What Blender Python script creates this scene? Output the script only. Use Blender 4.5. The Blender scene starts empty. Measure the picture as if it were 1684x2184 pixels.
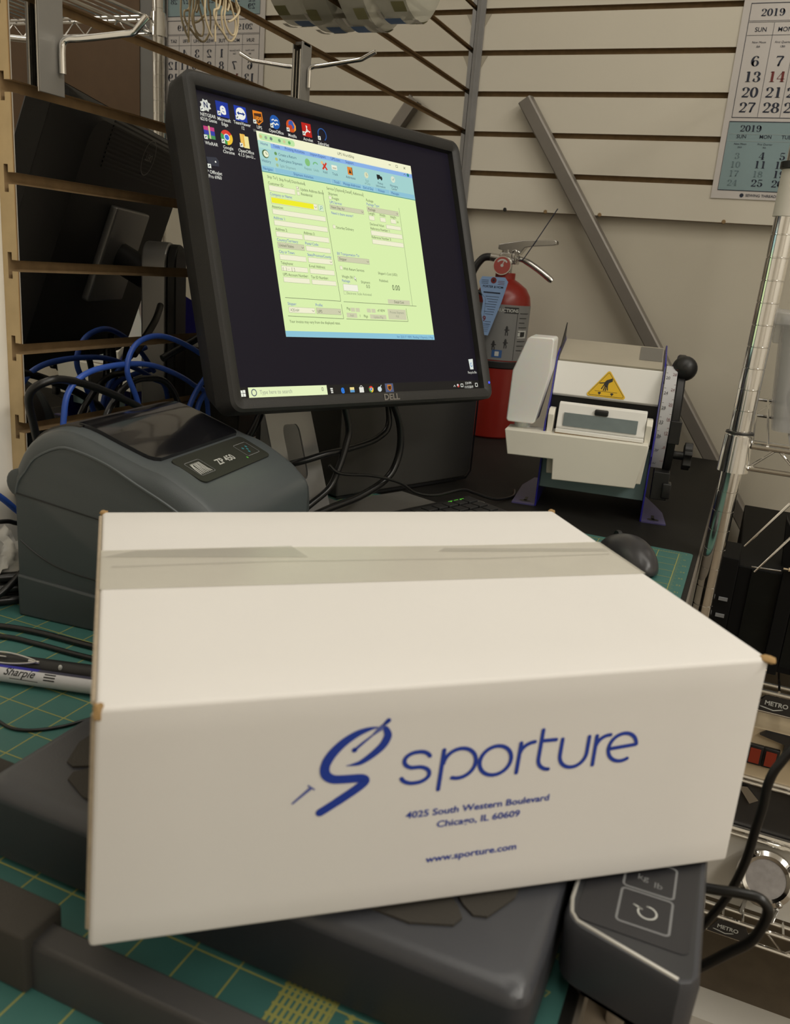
import bpy, bmesh, math, random
from mathutils import Vector, Matrix
random.seed(7)
S = bpy.context.scene
COL = S.collection
V = Vector
PI = math.pi

# ------------------------------------------------------------------ camera
yaw, pit, rol = 0.381546203, 0.283909205, 0.0842416183
fw = V((-math.sin(yaw)*math.cos(pit), math.cos(yaw)*math.cos(pit), -math.sin(pit)))
rt = V((math.cos(yaw), math.sin(yaw), 0)); up = rt.cross(fw)
r2 = rt*math.cos(rol) + up*math.sin(rol); u2 = up*math.cos(rol) - rt*math.sin(rol)
cam = bpy.data.cameras.new('camera'); camo = bpy.data.objects.new('camera', cam); COL.objects.link(camo)
M = Matrix.Identity(4)
for i in range(3):
    M[i][0] = r2[i]; M[i][1] = u2[i]; M[i][2] = -fw[i]
M[0][3], M[1][3], M[2][3] = 0.63970536, -1.82522848, 0.32441321
camo.matrix_world = M
cam.sensor_fit = 'VERTICAL'; cam.sensor_height = 36; cam.sensor_width = 36*1684/2184
cam.lens = 36*1804.68078/2184
cam.clip_start = 0.02; cam.clip_end = 30
cam.dof.use_dof = True; cam.dof.focus_distance = 1.0; cam.dof.aperture_fstop = 15
S.camera = camo
# ------------------------------------------------------------------ light, exposure
S.view_settings.view_transform = 'Standard'
try: S.view_settings.look = 'None'
except Exception: pass
S.view_settings.gamma = 1.0; S.view_settings.exposure = 0.0; S.view_settings.use_curve_mapping = False
wd = bpy.data.worlds.new('world'); S.world = wd; wd.use_nodes = True
wd.node_tree.nodes['Background'].inputs[0].default_value = (0.9, 0.85, 0.78, 1)
wd.node_tree.nodes['Background'].inputs[1].default_value = 0.01
def area(name, loc, sx, sy, power, color=(1.0, 0.93, 0.80), rot=(0, 0, 0)):
    l = bpy.data.lights.new(name, 'AREA'); l.shape = 'RECTANGLE'; l.size = sx; l.size_y = sy
    l.energy = power; l.color = color
    o = bpy.data.objects.new(name, l); COL.objects.link(o); o.location = loc; o.rotation_euler = rot
    return o
LC = (1.0, 0.955, 0.865)
area('ceiling_light_desk', (0.55, -1.55, 1.70), 0.30, 1.2, 4.5, LC)
area('ceiling_light_back', (1.2, -0.8, 1.70), 1.2, 0.30, 5.5, LC)
area('ceiling_light_side', (2.05, -1.4, 1.70), 0.30, 1.2, 20.0, LC)
area('ceiling_light_room', (2.3, -2.9, 1.70), 0.30, 1.2, 22.5, LC)

# ------------------------------------------------------------------ materials
def hexlin(r, g, b):
    f = lambda c: (c/255/12.92) if c <= 10 else ((c/255+0.055)/1.055)**2.4
    return (f(r), f(g), f(b), 1)
def mat(name, col, rough=0.5, metal=0.0, emit=None, es=1.0, noise=0.0, nscale=40.0, bump=0.0, bscale=200.0, alpha=1.0, trans=0.0, spec=0.5, sss=0.0, coat=0.0):
    m = bpy.data.materials.new(name); m.use_nodes = True
    nt = m.node_tree; b = nt.nodes['Principled BSDF']
    c = tuple(col) if len(col) == 4 else tuple(col)+(1,)
    b.inputs['Base Color'].default_value = c
    b.inputs['Roughness'].default_value = rough; b.inputs['Metallic'].default_value = metal
    b.inputs['Specular IOR Level'].default_value = spec
    b.inputs['Alpha'].default_value = alpha
    b.inputs['Transmission Weight'].default_value = trans
    b.inputs['Coat Weight'].default_value = coat
    if sss:
        b.inputs['Subsurface Weight'].default_value = sss; b.inputs['Subsurface Scale'].default_value = 0.01
    if emit is not None:
        b.inputs['Emission Color'].default_value = tuple(emit)[:3]+(1,); b.inputs['Emission Strength'].default_value = es
    if noise > 0 or bump > 0:
        tc = nt.nodes.new('ShaderNodeTexCoord')
    if noise > 0:
        n = nt.nodes.new('ShaderNodeTexNoise'); n.inputs['Scale'].default_value = nscale; n.inputs['Detail'].default_value = 5
        nt.links.new(tc.outputs['Object'], n.inputs['Vector'])
        mx = nt.nodes.new('ShaderNodeMix'); mx.data_type = 'RGBA'
        mx.inputs['A'].default_value = tuple(max(0, x*(1-noise)) for x in c[:3])+(1,)
        mx.inputs['B'].default_value = tuple(min(1, x*(1+noise)) for x in c[:3])+(1,)
        nt.links.new(n.outputs['Fac'], mx.inputs['Factor']); nt.links.new(mx.outputs['Result'], b.inputs['Base Color'])
    if bump > 0:
        n2 = nt.nodes.new('ShaderNodeTexNoise'); n2.inputs['Scale'].default_value = bscale; n2.inputs['Detail'].default_value = 4
        nt.links.new(tc.outputs['Object'], n2.inputs['Vector'])
        bp = nt.nodes.new('ShaderNodeBump'); bp.inputs['Strength'].default_value = bump; bp.inputs['Distance'].default_value = 0.001
        nt.links.new(n2.outputs['Fac'], bp.inputs['Height']); nt.links.new(bp.outputs['Normal'], b.inputs['Normal'])
    return m
H = hexlin
m_wallback = mat('beige_paint', (0.60, 0.555, 0.455), 0.7, noise=0.04, nscale=6, bump=0.15, bscale=120)
m_wallleft = mat('cream_paint', (0.88, 0.84, 0.76), 0.7, noise=0.03, nscale=6)
m_ceil = mat('ceiling_white', (0.75, 0.72, 0.66), 0.9, noise=0.03)
m_floor = mat('brown_floor', (0.16, 0.125, 0.085), 0.8, noise=0.25, nscale=30)
m_slat = mat('beige_laminate', (0.69, 0.645, 0.545), 0.5, noise=0.035, nscale=5)
m_mdf = mat('raw_fibreboard', (0.42, 0.27, 0.12), 0.85, noise=0.22, nscale=60)
m_groove = mat('groove_fibreboard', (0.30, 0.20, 0.10), 0.9, noise=0.3, nscale=90)
m_mdfedge = mat('fibreboard_edge', (0.56, 0.42, 0.23), 0.85, noise=0.18, nscale=50)
m_chrome = mat('chrome', (0.82, 0.81, 0.79), 0.12, 1.0)
m_chrome2 = mat('dull_chrome', (0.62, 0.61, 0.59), 0.25, 1.0)
m_steel = mat('grey_painted_steel', (0.22, 0.20, 0.175), 0.42, 0.35, noise=0.1, nscale=20)
m_platesteel = mat('dull_steel_plate', (0.26, 0.25, 0.23), 0.45, 0.5)
m_trimgrey = mat('grey_plastic_trim', (0.19, 0.185, 0.18), 0.35, noise=0.2, nscale=25)
m_black = mat('black_plastic', (0.012, 0.012, 0.012), 0.42)
m_blacksoft = mat('black_rubber', (0.010, 0.010, 0.010), 0.6)
m_blackcable = mat('black_cable', (0.008, 0.008, 0.008), 0.32)
m_blue = mat('blue_cable', (0.03, 0.09, 0.42), 0.4)
m_bezel = mat('monitor_charcoal', (0.020, 0.0195, 0.0185), 0.5, bump=0.2, bscale=900)
m_silver = mat('silver_stand', (0.42, 0.41, 0.40), 0.38, 0.6)
m_pc = mat('computer_grey_panel', (0.075, 0.072, 0.065), 0.4, 0.3)
m_desk = mat('dark_desk', (0.011, 0.010, 0.0085), 0.6, noise=0.4, nscale=14, spec=0.25)
m_deskedge = mat('desk_edge_band', (0.15, 0.13, 0.105), 0.6, noise=0.1)
m_mat = mat('cutting_mat_green', (0.045, 0.145, 0.128), 0.5, noise=0.08, nscale=30)
m_matline = mat('cutting_mat_yellow', (0.30, 0.30, 0.085), 0.55)
m_card = mat('white_cardboard', (0.80, 0.78, 0.755), 0.75, noise=0.02, nscale=12, bump=0.06, bscale=60)
m_kraft = mat('kraft_brown', (0.38, 0.24, 0.10), 0.85, noise=0.2, nscale=120)
m_print = mat('blue_ink', (0.012, 0.045, 0.36), 0.7)
m_print2 = mat('light_blue_ink', (0.10, 0.13, 0.40), 0.7)
m_ptr = mat('printer_grey', (0.048, 0.057, 0.060), 0.42, bump=0.12, bscale=900)
m_ptr2 = mat('printer_light_grey', (0.078, 0.090, 0.095), 0.36, bump=0.1, bscale=900)
m_lid = mat('printer_lid_brown_black', (0.045, 0.039, 0.032), 0.45)
m_window = mat('smoked_window', (0.008, 0.008, 0.010), 0.12, noise=0.4, nscale=50, coat=0.4)
m_ptrlabel = mat('printer_label_olive', (0.020, 0.021, 0.016), 0.5)
m_lightink = mat('light_grey_ink', (0.52, 0.53, 0.50), 0.5)
m_greyink = mat('mid_grey_ink', (0.20, 0.205, 0.21), 0.5)
m_blackink = mat('black_ink', (0.02, 0.02, 0.02), 0.6)
m_redink = mat('red_ink', (0.17, 0.022, 0.02), 0.6)
m_navyink = mat('navy_ink', (0.013, 0.019, 0.042), 0.6)
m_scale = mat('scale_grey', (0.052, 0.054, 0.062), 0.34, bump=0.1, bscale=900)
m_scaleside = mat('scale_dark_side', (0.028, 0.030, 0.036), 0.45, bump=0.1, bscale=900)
m_pad = mat('brown_rubber_pad', (0.042, 0.037, 0.030), 0.8, bump=0.4, bscale=1200)
m_bar = mat('grey_bar', (0.045, 0.043, 0.043), 0.45)
m_disp = mat('display_charcoal', (0.030, 0.031, 0.034), 0.4)
m_silverline = mat('silver_line', (0.55, 0.54, 0.50), 0.35, 0.5)
m_mouse = mat('mouse_charcoal', (0.036, 0.035, 0.038), 0.33)
m_white = mat('white_plastic', (0.88, 0.87, 0.83), 0.35)
m_cream = mat('cream_plastic', (0.84, 0.81, 0.71), 0.4)
m_bottle = mat('milky_bottle', (0.90, 0.90, 0.87), 0.4, sss=0.3)
m_bluepaint = mat('blue_enamel', (0.025, 0.022, 0.28), 0.25)
m_purple = mat('violet_blue_enamel', (0.085, 0.075, 0.20), 0.4)
m_teal = mat('blue_grey_steel', (0.21, 0.31, 0.32), 0.45, 0.2)
m_blade = mat('tin_plate', (0.25, 0.31, 0.33), 0.3, 0.6, noise=0.15, nscale=60)
m_roof = mat('scuffed_clear_sheet', (0.43, 0.39, 0.31), 0.35, noise=0.12, nscale=18)
m_yellow = mat('warning_yellow', (0.80, 0.50, 0.012), 0.5)
m_red = mat('extinguisher_red', (0.22, 0.013, 0.007), 0.32)
m_extlabel = mat('extinguisher_label', (0.19, 0.19, 0.185), 0.45)
m_tag = mat('pale_blue_card', (0.26, 0.40, 0.66), 0.7)
m_paper = mat('calendar_paper', (0.62, 0.585, 0.56), 0.7)
m_bluepaper = mat('calendar_blue', (0.25, 0.35, 0.37), 0.7)
m_rollp = mat('translucent_film', (0.56, 0.55, 0.46), 0.35, alpha=0.62, noise=0.15, nscale=22, sss=0.0)
m_rolllabel = mat('roll_label_blue', (0.10, 0.19, 0.38), 0.6)
m_rollolive = mat('roll_label_olive', (0.25, 0.24, 0.11), 0.6)
m_string = mat('cream_string', (0.66, 0.55, 0.36), 0.8)
m_binp = mat('clear_bin_plastic', (0.62, 0.62, 0.62), 0.25, alpha=0.42)
m_bincont = mat('bin_contents', (0.30, 0.28, 0.24), 0.7, noise=0.4, nscale=40)
m_brownboard = mat('brown_board', (0.13, 0.075, 0.035), 0.7, noise=0.12)
m_eq = mat('black_case', (0.004, 0.004, 0.004), 0.6, spec=0.18)
m_eq2 = mat('dark_glass_panel', (0.007, 0.008, 0.007), 0.3, noise=0.4, nscale=60, spec=0.2)
m_beige = mat('beige_metal', (0.62, 0.50, 0.33), 0.45, noise=0.06)
m_switch = mat('red_rocker', (0.28, 0.035, 0.015), 0.35)
m_whiteboard = mat('white_panel', (0.66, 0.63, 0.57), 0.4)
m_bag = mat('crumpled_plastic', (0.55, 0.53, 0.48), 0.35, noise=0.25, nscale=40)
m_darkmetal = mat('dark_grey_metal', (0.055, 0.052, 0.050), 0.35, 0.4, noise=0.2)
def mirror_mat():
    m = bpy.data.materials.new('smoked_mirror'); m.use_nodes = True; nt = m.node_tree
    for n in list(nt.nodes): nt.nodes.remove(n)
    out = nt.nodes.new('ShaderNodeOutputMaterial'); g = nt.nodes.new('ShaderNodeBsdfGlossy')
    g.inputs['Roughness'].default_value = 0.0
    lw = nt.nodes.new('ShaderNodeLayerWeight'); lw.inputs['Blend'].default_value = 0.5
    cr = nt.nodes.new('ShaderNodeValToRGB')
    e = cr.color_ramp.elements
    e[0].position = 0.30; e[0].color = (0.44, 0.43, 0.41, 1)
    e[1].position = 0.68; e[1].color = (0.86, 0.85, 0.83, 1)
    nt.links.new(lw.outputs['Facing'], cr.inputs['Fac']); nt.links.new(cr.outputs['Color'], g.inputs['Color'])
    nt.links.new(g.outputs['BSDF'], out.inputs['Surface'])
    return m
m_mirror = mirror_mat()
_em = {}
def E(r, g, b, s=1.0):
    k = (r, g, b, s)
    if k not in _em:
        c = hexlin(r, g, b)
        _em[k] = mat('screen_%d_%d_%d' % (r, g, b), (0.004, 0.004, 0.004), 0.35, spec=0.12, emit=c, es=s)
    return _em[k]

# ------------------------------------------------------------------ builders
def frame(o, x, y, z):
    m = Matrix.Identity(4)
    for i in range(3):
        m[i][0] = x[i]; m[i][1] = y[i]; m[i][2] = z[i]; m[i][3] = o[i]
    return m
def dirframe(o, z, hint=V((0, 0, 1))):
    z = V(z).normalized()
    if abs(z.dot(hint)) > 0.98: hint = V((1, 0, 0))
    x = hint.cross(z).normalized(); y = z.cross(x)
    return frame(V(o), x, y, z)
_txt = {}
def text2d(body, size, align='LEFT', off=0.0):
    k = (body, align, off)
    if k not in _txt:
        c = bpy.data.curves.new('t', 'FONT'); c.body = body; c.size = 1; c.align_x = align
        c.resolution_u = 3; c.offset = off
        o = bpy.data.objects.new('t', c); COL.objects.link(o)
        dg = bpy.context.evaluated_depsgraph_get(); dg.update()
        me = bpy.data.meshes.new_from_object(o.evaluated_get(dg))
        _txt[k] = ([(v.co.x, v.co.y) for v in me.vertices], [tuple(p.vertices) for p in me.polygons])
        bpy.data.objects.remove(o); bpy.data.curves.remove(c); bpy.data.meshes.remove(me)
    vs, fs = _txt[k]
    return [(x*size, y*size) for x, y in vs], fs
def subdiv2d(vs, fs, L):
    out_v = []; out_f = []
    def tri(a, b, c, d=0):
        e = [(a, b), (b, c), (c, a)]; l = [math.dist(p, q) for p, q in e]; k = l.index(max(l))
        if l[k] < L or d > 8:
            i = len(out_v); out_v.extend((a, b, c)); out_f.append((i, i+1, i+2)); return
        p, q = e[k]; m = ((p[0]+q[0])/2, (p[1]+q[1])/2); r = (c, a, b)[k]
        tri(p, m, r, d+1); tri(m, q, r, d+1)
    for f in fs:
        for k in range(1, len(f)-1): tri(vs[f[0]], vs[f[k]], vs[f[k+1]])
    return out_v, out_f
class MB:
    def __init__(s): s.v = []; s.f = []; s.m = []; s.flat = set()
    def face(s, pts, m=0):
        b = len(s.v); s.v += [V(p) for p in pts]; s.f.append(tuple(range(b, b+len(pts)))); s.m.append(m)
    def add(s, vs, fs, m=0):
        b = len(s.v); s.v += [V(p) for p in vs]
        for f in fs: s.f.append(tuple(i+b for i in f)); s.m.append(m)
    def box(s, a, b, m=0, T=None, taper=None):
        (x0, y0, z0), (x1, y1, z1) = a, b
        P = [(x0, y0, z0), (x1, y0, z0), (x1, y1, z0), (x0, y1, z0), (x0, y0, z1), (x1, y0, z1), (x1, y1, z1), (x0, y1, z1)]
        if T is not None: P = [T @ V(p) for p in P]
        s.add(P, [(0, 3, 2, 1), (4, 5, 6, 7), (0, 1, 5, 4), (1, 2, 6, 5), (2, 3, 7, 6), (3, 0, 4, 7)], m)
    def rbox(s, a, b, r, m=0, T=None, seg=3):
        bm = bmesh.new(); bmesh.ops.create_cube(bm, size=1)
        c = [(a[i]+b[i])/2 for i in range(3)]; d = [abs(b[i]-a[i]) for i in range(3)]
        for v in bm.verts: v.co = V((c[i]+v.co[i]*d[i] for i in range(3)))
        bmesh.ops.bevel(bm, geom=list(bm.edges), offset=r, segments=seg, affect='EDGES', profile=0.5)
        s.addbm(bm, m, T)
    def addbm(s, bm, m=0, T=None):
        bm.verts.index_update(); b = len(s.v)
        s.v += [(T @ v.co) if T is not None else v.co.copy() for v in bm.verts]
        for f in bm.faces: s.f.append(tuple(v.index+b for v in f.verts)); s.m.append(m)
        bm.free()
    def prism(s, poly, T, d0, d1, m=0, mside=None):
        n = len(poly); b = len(s.v)
        for d in (d0, d1):
            for (x, y) in poly: s.v.append(T @ V((x, y, d)))
        s.f.append(tuple(b+i for i in range(n))[::-1]); s.m.append(m)
        s.f.append(tuple(b+n+i for i in range(n))); s.m.append(m)
        for i in range(n):
            j = (i+1) % n
            s.f.append((b+i, b+j, b+n+j, b+n+i)); s.m.append(m if mside is None else mside)
    def tube(s, pts, r, n=8, m=0, cap=True):
        pts = [V(p) for p in pts]; N = len(pts); b = len(s.v)
        rs = r if isinstance(r, (list, tuple)) else [r]*N
        ref = None
        for i, p in enumerate(pts):
            t = (pts[min(i+1, N-1)]-pts[max(i-1, 0)])
            if t.length < 1e-9: t = V((0, 0, 1))
            t.normalize()
            if ref is None: ref = V((0, 0, 1)) if abs(t.z) < 0.9 else V((1, 0, 0))
            x = (ref - t*ref.dot(t))
            if x.length < 1e-6: x = t.orthogonal()
            x.normalize(); ref = x; y = t.cross(x)
            for k in range(n):
                a = 2*PI*k/n; s.v.append(p + (x*math.cos(a)+y*math.sin(a))*rs[i])
        for i in range(N-1):
            for k in range(n):
                k2 = (k+1) % n
                s.f.append((b+i*n+k, b+i*n+k2, b+(i+1)*n+k2, b+(i+1)*n+k)); s.m.append(m)
        if cap:
            s.f.append(tuple(b+k for k in range(n))[::-1]); s.m.append(m)
            s.f.append(tuple(b+(N-1)*n+k for k in range(n))); s.m.append(m)
    def lathe(s, prof, T, n=32, m=0, a0=0, a1=2*PI):
        full = abs(a1-a0-2*PI) < 1e-6; cnt = n if full else n+1; b = len(s.v); L = len(prof)
        for k in range(cnt):
            a = a0+(a1-a0)*k/n
            for (r, z) in prof: s.v.append(T @ V((r*math.cos(a), r*math.sin(a), z)))
        for k in range(n):
            k2 = (k+1) % cnt
            for i in range(L-1):
                s.f.append((b+k*L+i, b+k2*L+i, b+k2*L+i+1, b+k*L+i+1)); s.m.append(m)
        if full:
            for i in (0, L-1):
                if prof[i][0] > 1e-6:
                    s.f.append(tuple(b+k*L+i for k in range(n))); s.m.append(m)
    def ball(s, c, r, m=0, n=12, sc=(1, 1, 1), T=None):
        bm = bmesh.new(); bmesh.ops.create_uvsphere(bm, u_segments=n*2, v_segments=n, radius=r)
        for v in bm.verts: v.co = V((v.co.x*sc[0], v.co.y*sc[1], v.co.z*sc[2]))+V(c)
        s.addbm(bm, m, T)
    def text(s, body, T, size, m=0, align='LEFT', off=0.0, shear=0.0, xs=1.0):
        vs, fs = text2d(body, size, align, off)
        s.add([T @ V(((x+y*shear)*xs, y, 0)) for x, y in vs], fs, m)
    def rect(s, T, x0, y0, x1, y1, m=0, z=0.0):
        s.face([T @ V((x0, y0, z)), T @ V((x1, y0, z)), T @ V((x1, y1, z)), T @ V((x0, y1, z))], m)
    def disc(s, T, cx, cy, rx, ry=None, m=0, z=0.0, n=24):
        ry = ry or rx
        s.face([T @ V((cx+rx*math.cos(2*PI*k/n), cy+ry*math.sin(2*PI*k/n), z)) for k in range(n)], m)
    def stroke(s, pts, T, w, m=0, z=0.0, closed=False, wh=None, cap=True):
        """flat pen stroke; w = thickness of upright strokes, wh = of level ones"""
        wh = w if wh is None else wh
        N = len(pts); P = [V((p[0], p[1])) for p in pts]; L = []; R = []
        for i in range(N):
            a = P[(i-1) % N] if (closed or i > 0) else P[i]; c = P[(i+1) % N] if (closed or i < N-1) else P[i]
            t = (c-a)
            if t.length < 1e-9: t = V((1, 0))
            t.normalize()
            ww = w[i] if isinstance(w, (list, tuple)) else w
            hh = ww if isinstance(w, (list, tuple)) else wh
            o = V((-t.y*ww/2, t.x*hh/2)); L.append(P[i]+o); R.append(P[i]-o)
        for i in range(N if closed else N-1):
            j = (i+1) % N
            s.face([T @ V((q.x, q.y, z)) for q in (R[i], R[j], L[j], L[i])], m)
        if cap and not closed and wh == w or isinstance(w, (list, tuple)):
            for i in (0, N-1):
                ww = w[i] if isinstance(w, (list, tuple)) else w
                if not closed: s.disc(T, P[i].x, P[i].y, ww/2, m=m, z=z, n=12)
    def build(s, name, mats, parent=None, world=False, smooth=40, bevel=0.0, recalc=True):
        me = bpy.data.meshes.new(name)
        vs = s.v
        loc = V((0, 0, 0))
        if parent is not None and world:
            inv = parent.matrix_basis.inverted(); vs = [inv @ v for v in vs]
        if parent is None:
            lo = V([min(v[i] for v in vs) for i in range(3)]); hi = V([max(v[i] for v in vs) for i in range(3)])
            loc = V(((lo.x+hi.x)/2, (lo.y+hi.y)/2, lo.z)); vs = [v-loc for v in vs]
        me.from_pydata([tuple(v) for v in vs], [], s.f)
        if not isinstance(mats, (list, tuple)): mats = [mats]
        for m in mats: me.materials.append(m)
        for p, mi in zip(me.polygons, s.m): p.material_index = mi
        if recalc:
            bm = bmesh.new(); bm.from_mesh(me); bmesh.ops.recalc_face_normals(bm, faces=bm.faces); bm.to_mesh(me); bm.free()
        if smooth:
            for p in me.polygons: p.use_smooth = True
            me.set_sharp_from_angle(angle=math.radians(smooth))
        me.update()
        o = bpy.data.objects.new(name, me); COL.objects.link(o); o.location = loc
        if parent is not None: o.parent = parent
        if bevel > 0:
            md = o.modifiers.new('bevel', 'BEVEL'); md.width = bevel; md.segments = 3; md.limit_method = 'ANGLE'; md.angle_limit = math.radians(40)
            md.harden_normals = False
        return o
def tag(o, label, cat, group=None, kind=None):
    o['label'] = label; o['category'] = cat
    if group: o['group'] = group
    if kind: o['kind'] = kind
    return o
def thing(name, label, cat, T, group=None):
    o = bpy.data.objects.new(name, None); COL.objects.link(o); o.empty_display_size = 0.05
    o.matrix_basis = T
    return tag(o, label, cat, group)
def struct(o): o['kind'] = 'structure'; return o
def Tr(x, y, z): return Matrix.Translation((x, y, z))
def spline(pts, n=6):
    P = [V(p) for p in pts]; out = []
    for i in range(len(P)-1):
        p0 = P[max(i-1, 0)]; p1 = P[i]; p2 = P[i+1]; p3 = P[min(i+2, len(P)-1)]
        for k in range(n):
            t = k/n
            out.append(0.5*((2*p1)+(-p0+p2)*t+(2*p0-5*p1+4*p2-p3)*t*t+(-p0+3*p1-3*p2+p3)*t**3))
    out.append(P[-1]); return out
def arc(cx, cy, rx, ry, a0, a1, n=14):
    return [(cx+rx*math.cos(math.radians(a0+(a1-a0)*k/n)), cy+ry*math.sin(math.radians(a0+(a1-a0)*k/n))) for k in range(n+1)]
def rrect(x0, y0, x1, y1, r, n=5):
    p = []
    for cx, cy, a in ((x1-r, y1-r, 0), (x0+r, y1-r, 90), (x0+r, y0+r, 180), (x1-r, y0+r, 270)):
        p += arc(cx, cy, r, r, a, a+90, n)
    return p
# modern-style numerals with thick stems and hair lines
DX = 1.38
def digit(mb, ch, T, x, y, h, m=0):
    wv, wh = 0.25*h, 0.05*h
    def st(pts, closed=False, v=wv, hh=wh): mb.stroke([(x+a*h*DX, y+b*h) for a, b in pts], T, v, m, closed=closed, wh=hh, cap=False)
    def ell(cx, cy, rx, ry, a0=0, a1=360, v=wv):
        if a1-a0 >= 360: st(arc(cx, cy, rx, ry, 0, 360, 24)[:-1], True, v)
        else: st(arc(cx, cy, rx, ry, a0, a1, 18), False, v)
    def ball(cx, cy, r=0.085): mb.disc(T, x+cx*h*DX, y+cy*h, r*h*1.1, m=m, n=14)
    if ch == '0': ell(.3, .5, .21, .48)
    elif ch == '1':
        st([(.30, 0), (.30, 1)]); st([(.12, .02), (.48, .02)]); st([(.14, .93), (.30, .98)], v=wv*.4, hh=.08*h)
    elif ch == '2':
        st(arc(.29, .72, .20, .26, 165, -15, 12)); ball(.13, .72); st([(.48, .66), (.40, .45), (.12, .10)], v=wv*.6); st([(.06, .07), (.52, .07)], hh=.14*h); st([(.52, .07), (.55, .24)], v=.04*h)
    elif ch == '3':
        st(arc(.27, .75, .18, .23, 160, -80, 12)); ball(.13, .76); st(arc(.27, .26, .21, .25, 90, -160, 14)); ball(.11, .24)
    elif ch == '4':
        st([(.40, 0), (.40, 1)]); st([(.24, .02), (.56, .02)]); st([(.36, .98), (.03, .30)], v=.06*h, hh=.05*h); st([(.02, .28), (.58, .28)])
    elif ch == '5':
        st([(.14, .95), (.50, .95)], hh=.12*h); st([(.13, .98), (.11, .50)], v=.045*h); st(arc(.29, .30, .20, .28, 130, -160, 14)); ball(.12, .22)
    elif ch == '6':
        st(arc(.32, .50, .24, .48, 55, 250, 16)); ell(.31, .30, .18, .28, v=wv*.9); ball(.46, .84, .07)
    elif ch == '7':
        st([(.06, .93), (.54, .93)], hh=.12*h); st([(.52, .92), (.34, .50), (.26, .08)], v=wv*.8); ball(.26, .10, .10); st([(.07, .96), (.05, .78)], v=.04*h)
    elif ch == '8':
        ell(.3, .74, .17, .23); ell(.3, .26, .21, .25)
    elif ch == '9':
        st(arc(.28, .50, .24, .48, -125, 70, 16)); ell(.29, .70, .18, .28, v=wv*.9); ball(.14, .16, .07)
def number(mb, sx, T, x, y, h, m=0):
    for i, c in enumerate(sx): digit(mb, c, T, x+i*0.62*h*DX, y, h, m)

# ================================================================== SETTING
mb = MB(); mb.box((-0.12, 0.02, -0.76), (3.2, 0.12, 1.74)); struct(mb.build('wall_back', m_wallback))
mb = MB(); mb.box((-0.12, -4.6, -0.76), (-0.0195, 0.02, 1.74)); struct(mb.build('wall_left', m_wallleft))
mb = MB(); mb.box((3.2, -4.6, -0.76), (3.3, 0.12, 1.74)); struct(mb.build('wall_right', m_wallleft))
mb = MB(); mb.box((-0.12, -4.7, -0.76), (3.3, -4.6, 1.74)); struct(mb.build('wall_front', m_wallleft))
mb = MB(); mb.box((-0.12, -4.7, -0.86), (3.3, 0.12, -0.76)); struct(mb.build('floor', m_floor))
mb = MB(); mb.box((-0.12, -4.7, 1.74), (3.3, 0.12, 1.84)); struct(mb.build('ceiling', m_ceil))

ZE, PT = 0.452, 0.0762
# slatwall profile in (depth, z); depth 0 = front, positive = into the panel
def slat_panel(mb, z_first, n_up, n_dn, T, length, mf, mg, th=0.0185, op=0.0102, lip=0.006, cav=0.0125, grow=0.0055):
    """panel whose groove k has its upper lip at z_first+k*PT; extruded along local z"""
    zt = z_first+n_up*PT+0.05; zb = z_first-n_dn*PT
    ks = [k for k in range(-n_dn+1, n_up+1)]
    prof = [(0, zt, mf)]
    segs = []
    cur = (0.0, zt)
    for k in reversed(ks):
        z = z_first+k*PT
        pts = [(0, z, mf), (lip, z, mg), (lip, z+grow, mg), (cav, z+grow, mg), (cav, z-op-grow, mg), (lip, z-op-grow, mg), (lip, z-op, mg), (0, z-op, mg)]
        for p in pts:
            segs.append((cur, (p[0], p[1]), p[2])); cur = (p[0], p[1])
    segs.append((cur, (0, zb), mf)); segs.append(((0, zb), (th, zb), mg)); segs.append(((th, zb), (th, zt), mg)); segs.append(((th, zt), (0, zt), mg))
    for a, b, m in segs:
        mb.face([T @ V((a[0], a[1], 0)), T @ V((b[0], b[1], 0)), T @ V((b[0], b[1], length)), T @ V((a[0], a[1], length))], m)
    # end caps: strips between the groove levels
    zs = [zt]
    for k in reversed(ks): zs += [ZE+k*PT+0.0, 0]
    for e in (0, length):
        prev = zt
        for k in reversed(ks):
            z = z_first+k*PT
            rows = [(prev, z+grow, 0), (z+grow, z, (0, lip)), (z-op, z-op-grow, (0, lip))]
            mb.face([T @ V((0, prev, e)), T @ V((th, prev, e)), T @ V((th, z+grow, e)), T @ V((0, z+grow, e))], 2)
            mb.face([T @ V((0, z+grow, e)), T @ V((lip, z+grow, e)), T @ V((lip, z, e)), T @ V((0, z, e))], 2)
            mb.face([T @ V((cav, z+grow, e)), T @ V((th, z+grow, e)), T @ V((th, z-op-grow, e)), T @ V((cav, z-op-grow, e))], 2)
            mb.face([T @ V((0, z-op, e)), T @ V((lip, z-op, e)), T @ V((lip, z-op-grow, e)), T @ V((0, z-op-grow, e))], 2)
            prev = z-op-grow
        mb.face([T @ V((0, prev, e)), T @ V((th, prev, e)), T @ V((th, zb, e)), T @ V((0, zb, e))], 2)
# back wall panel: local x = depth(+y), local y = z, local z = +x
mb = MB(); Tb = frame(V((0, 0, 0)), V((0, 1, 0)), V((0, 0, 1)), V((1, 0, 0)))
slat_panel(mb, ZE, 8, 0, Tb, 1.9, 0, 1)
tag(mb.build('slatwall', [m_slat, m_groove, m_groove], smooth=0, recalc=False), 'beige slatwall panel with horizontal grooves behind the calendar', 'wall panel')
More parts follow.
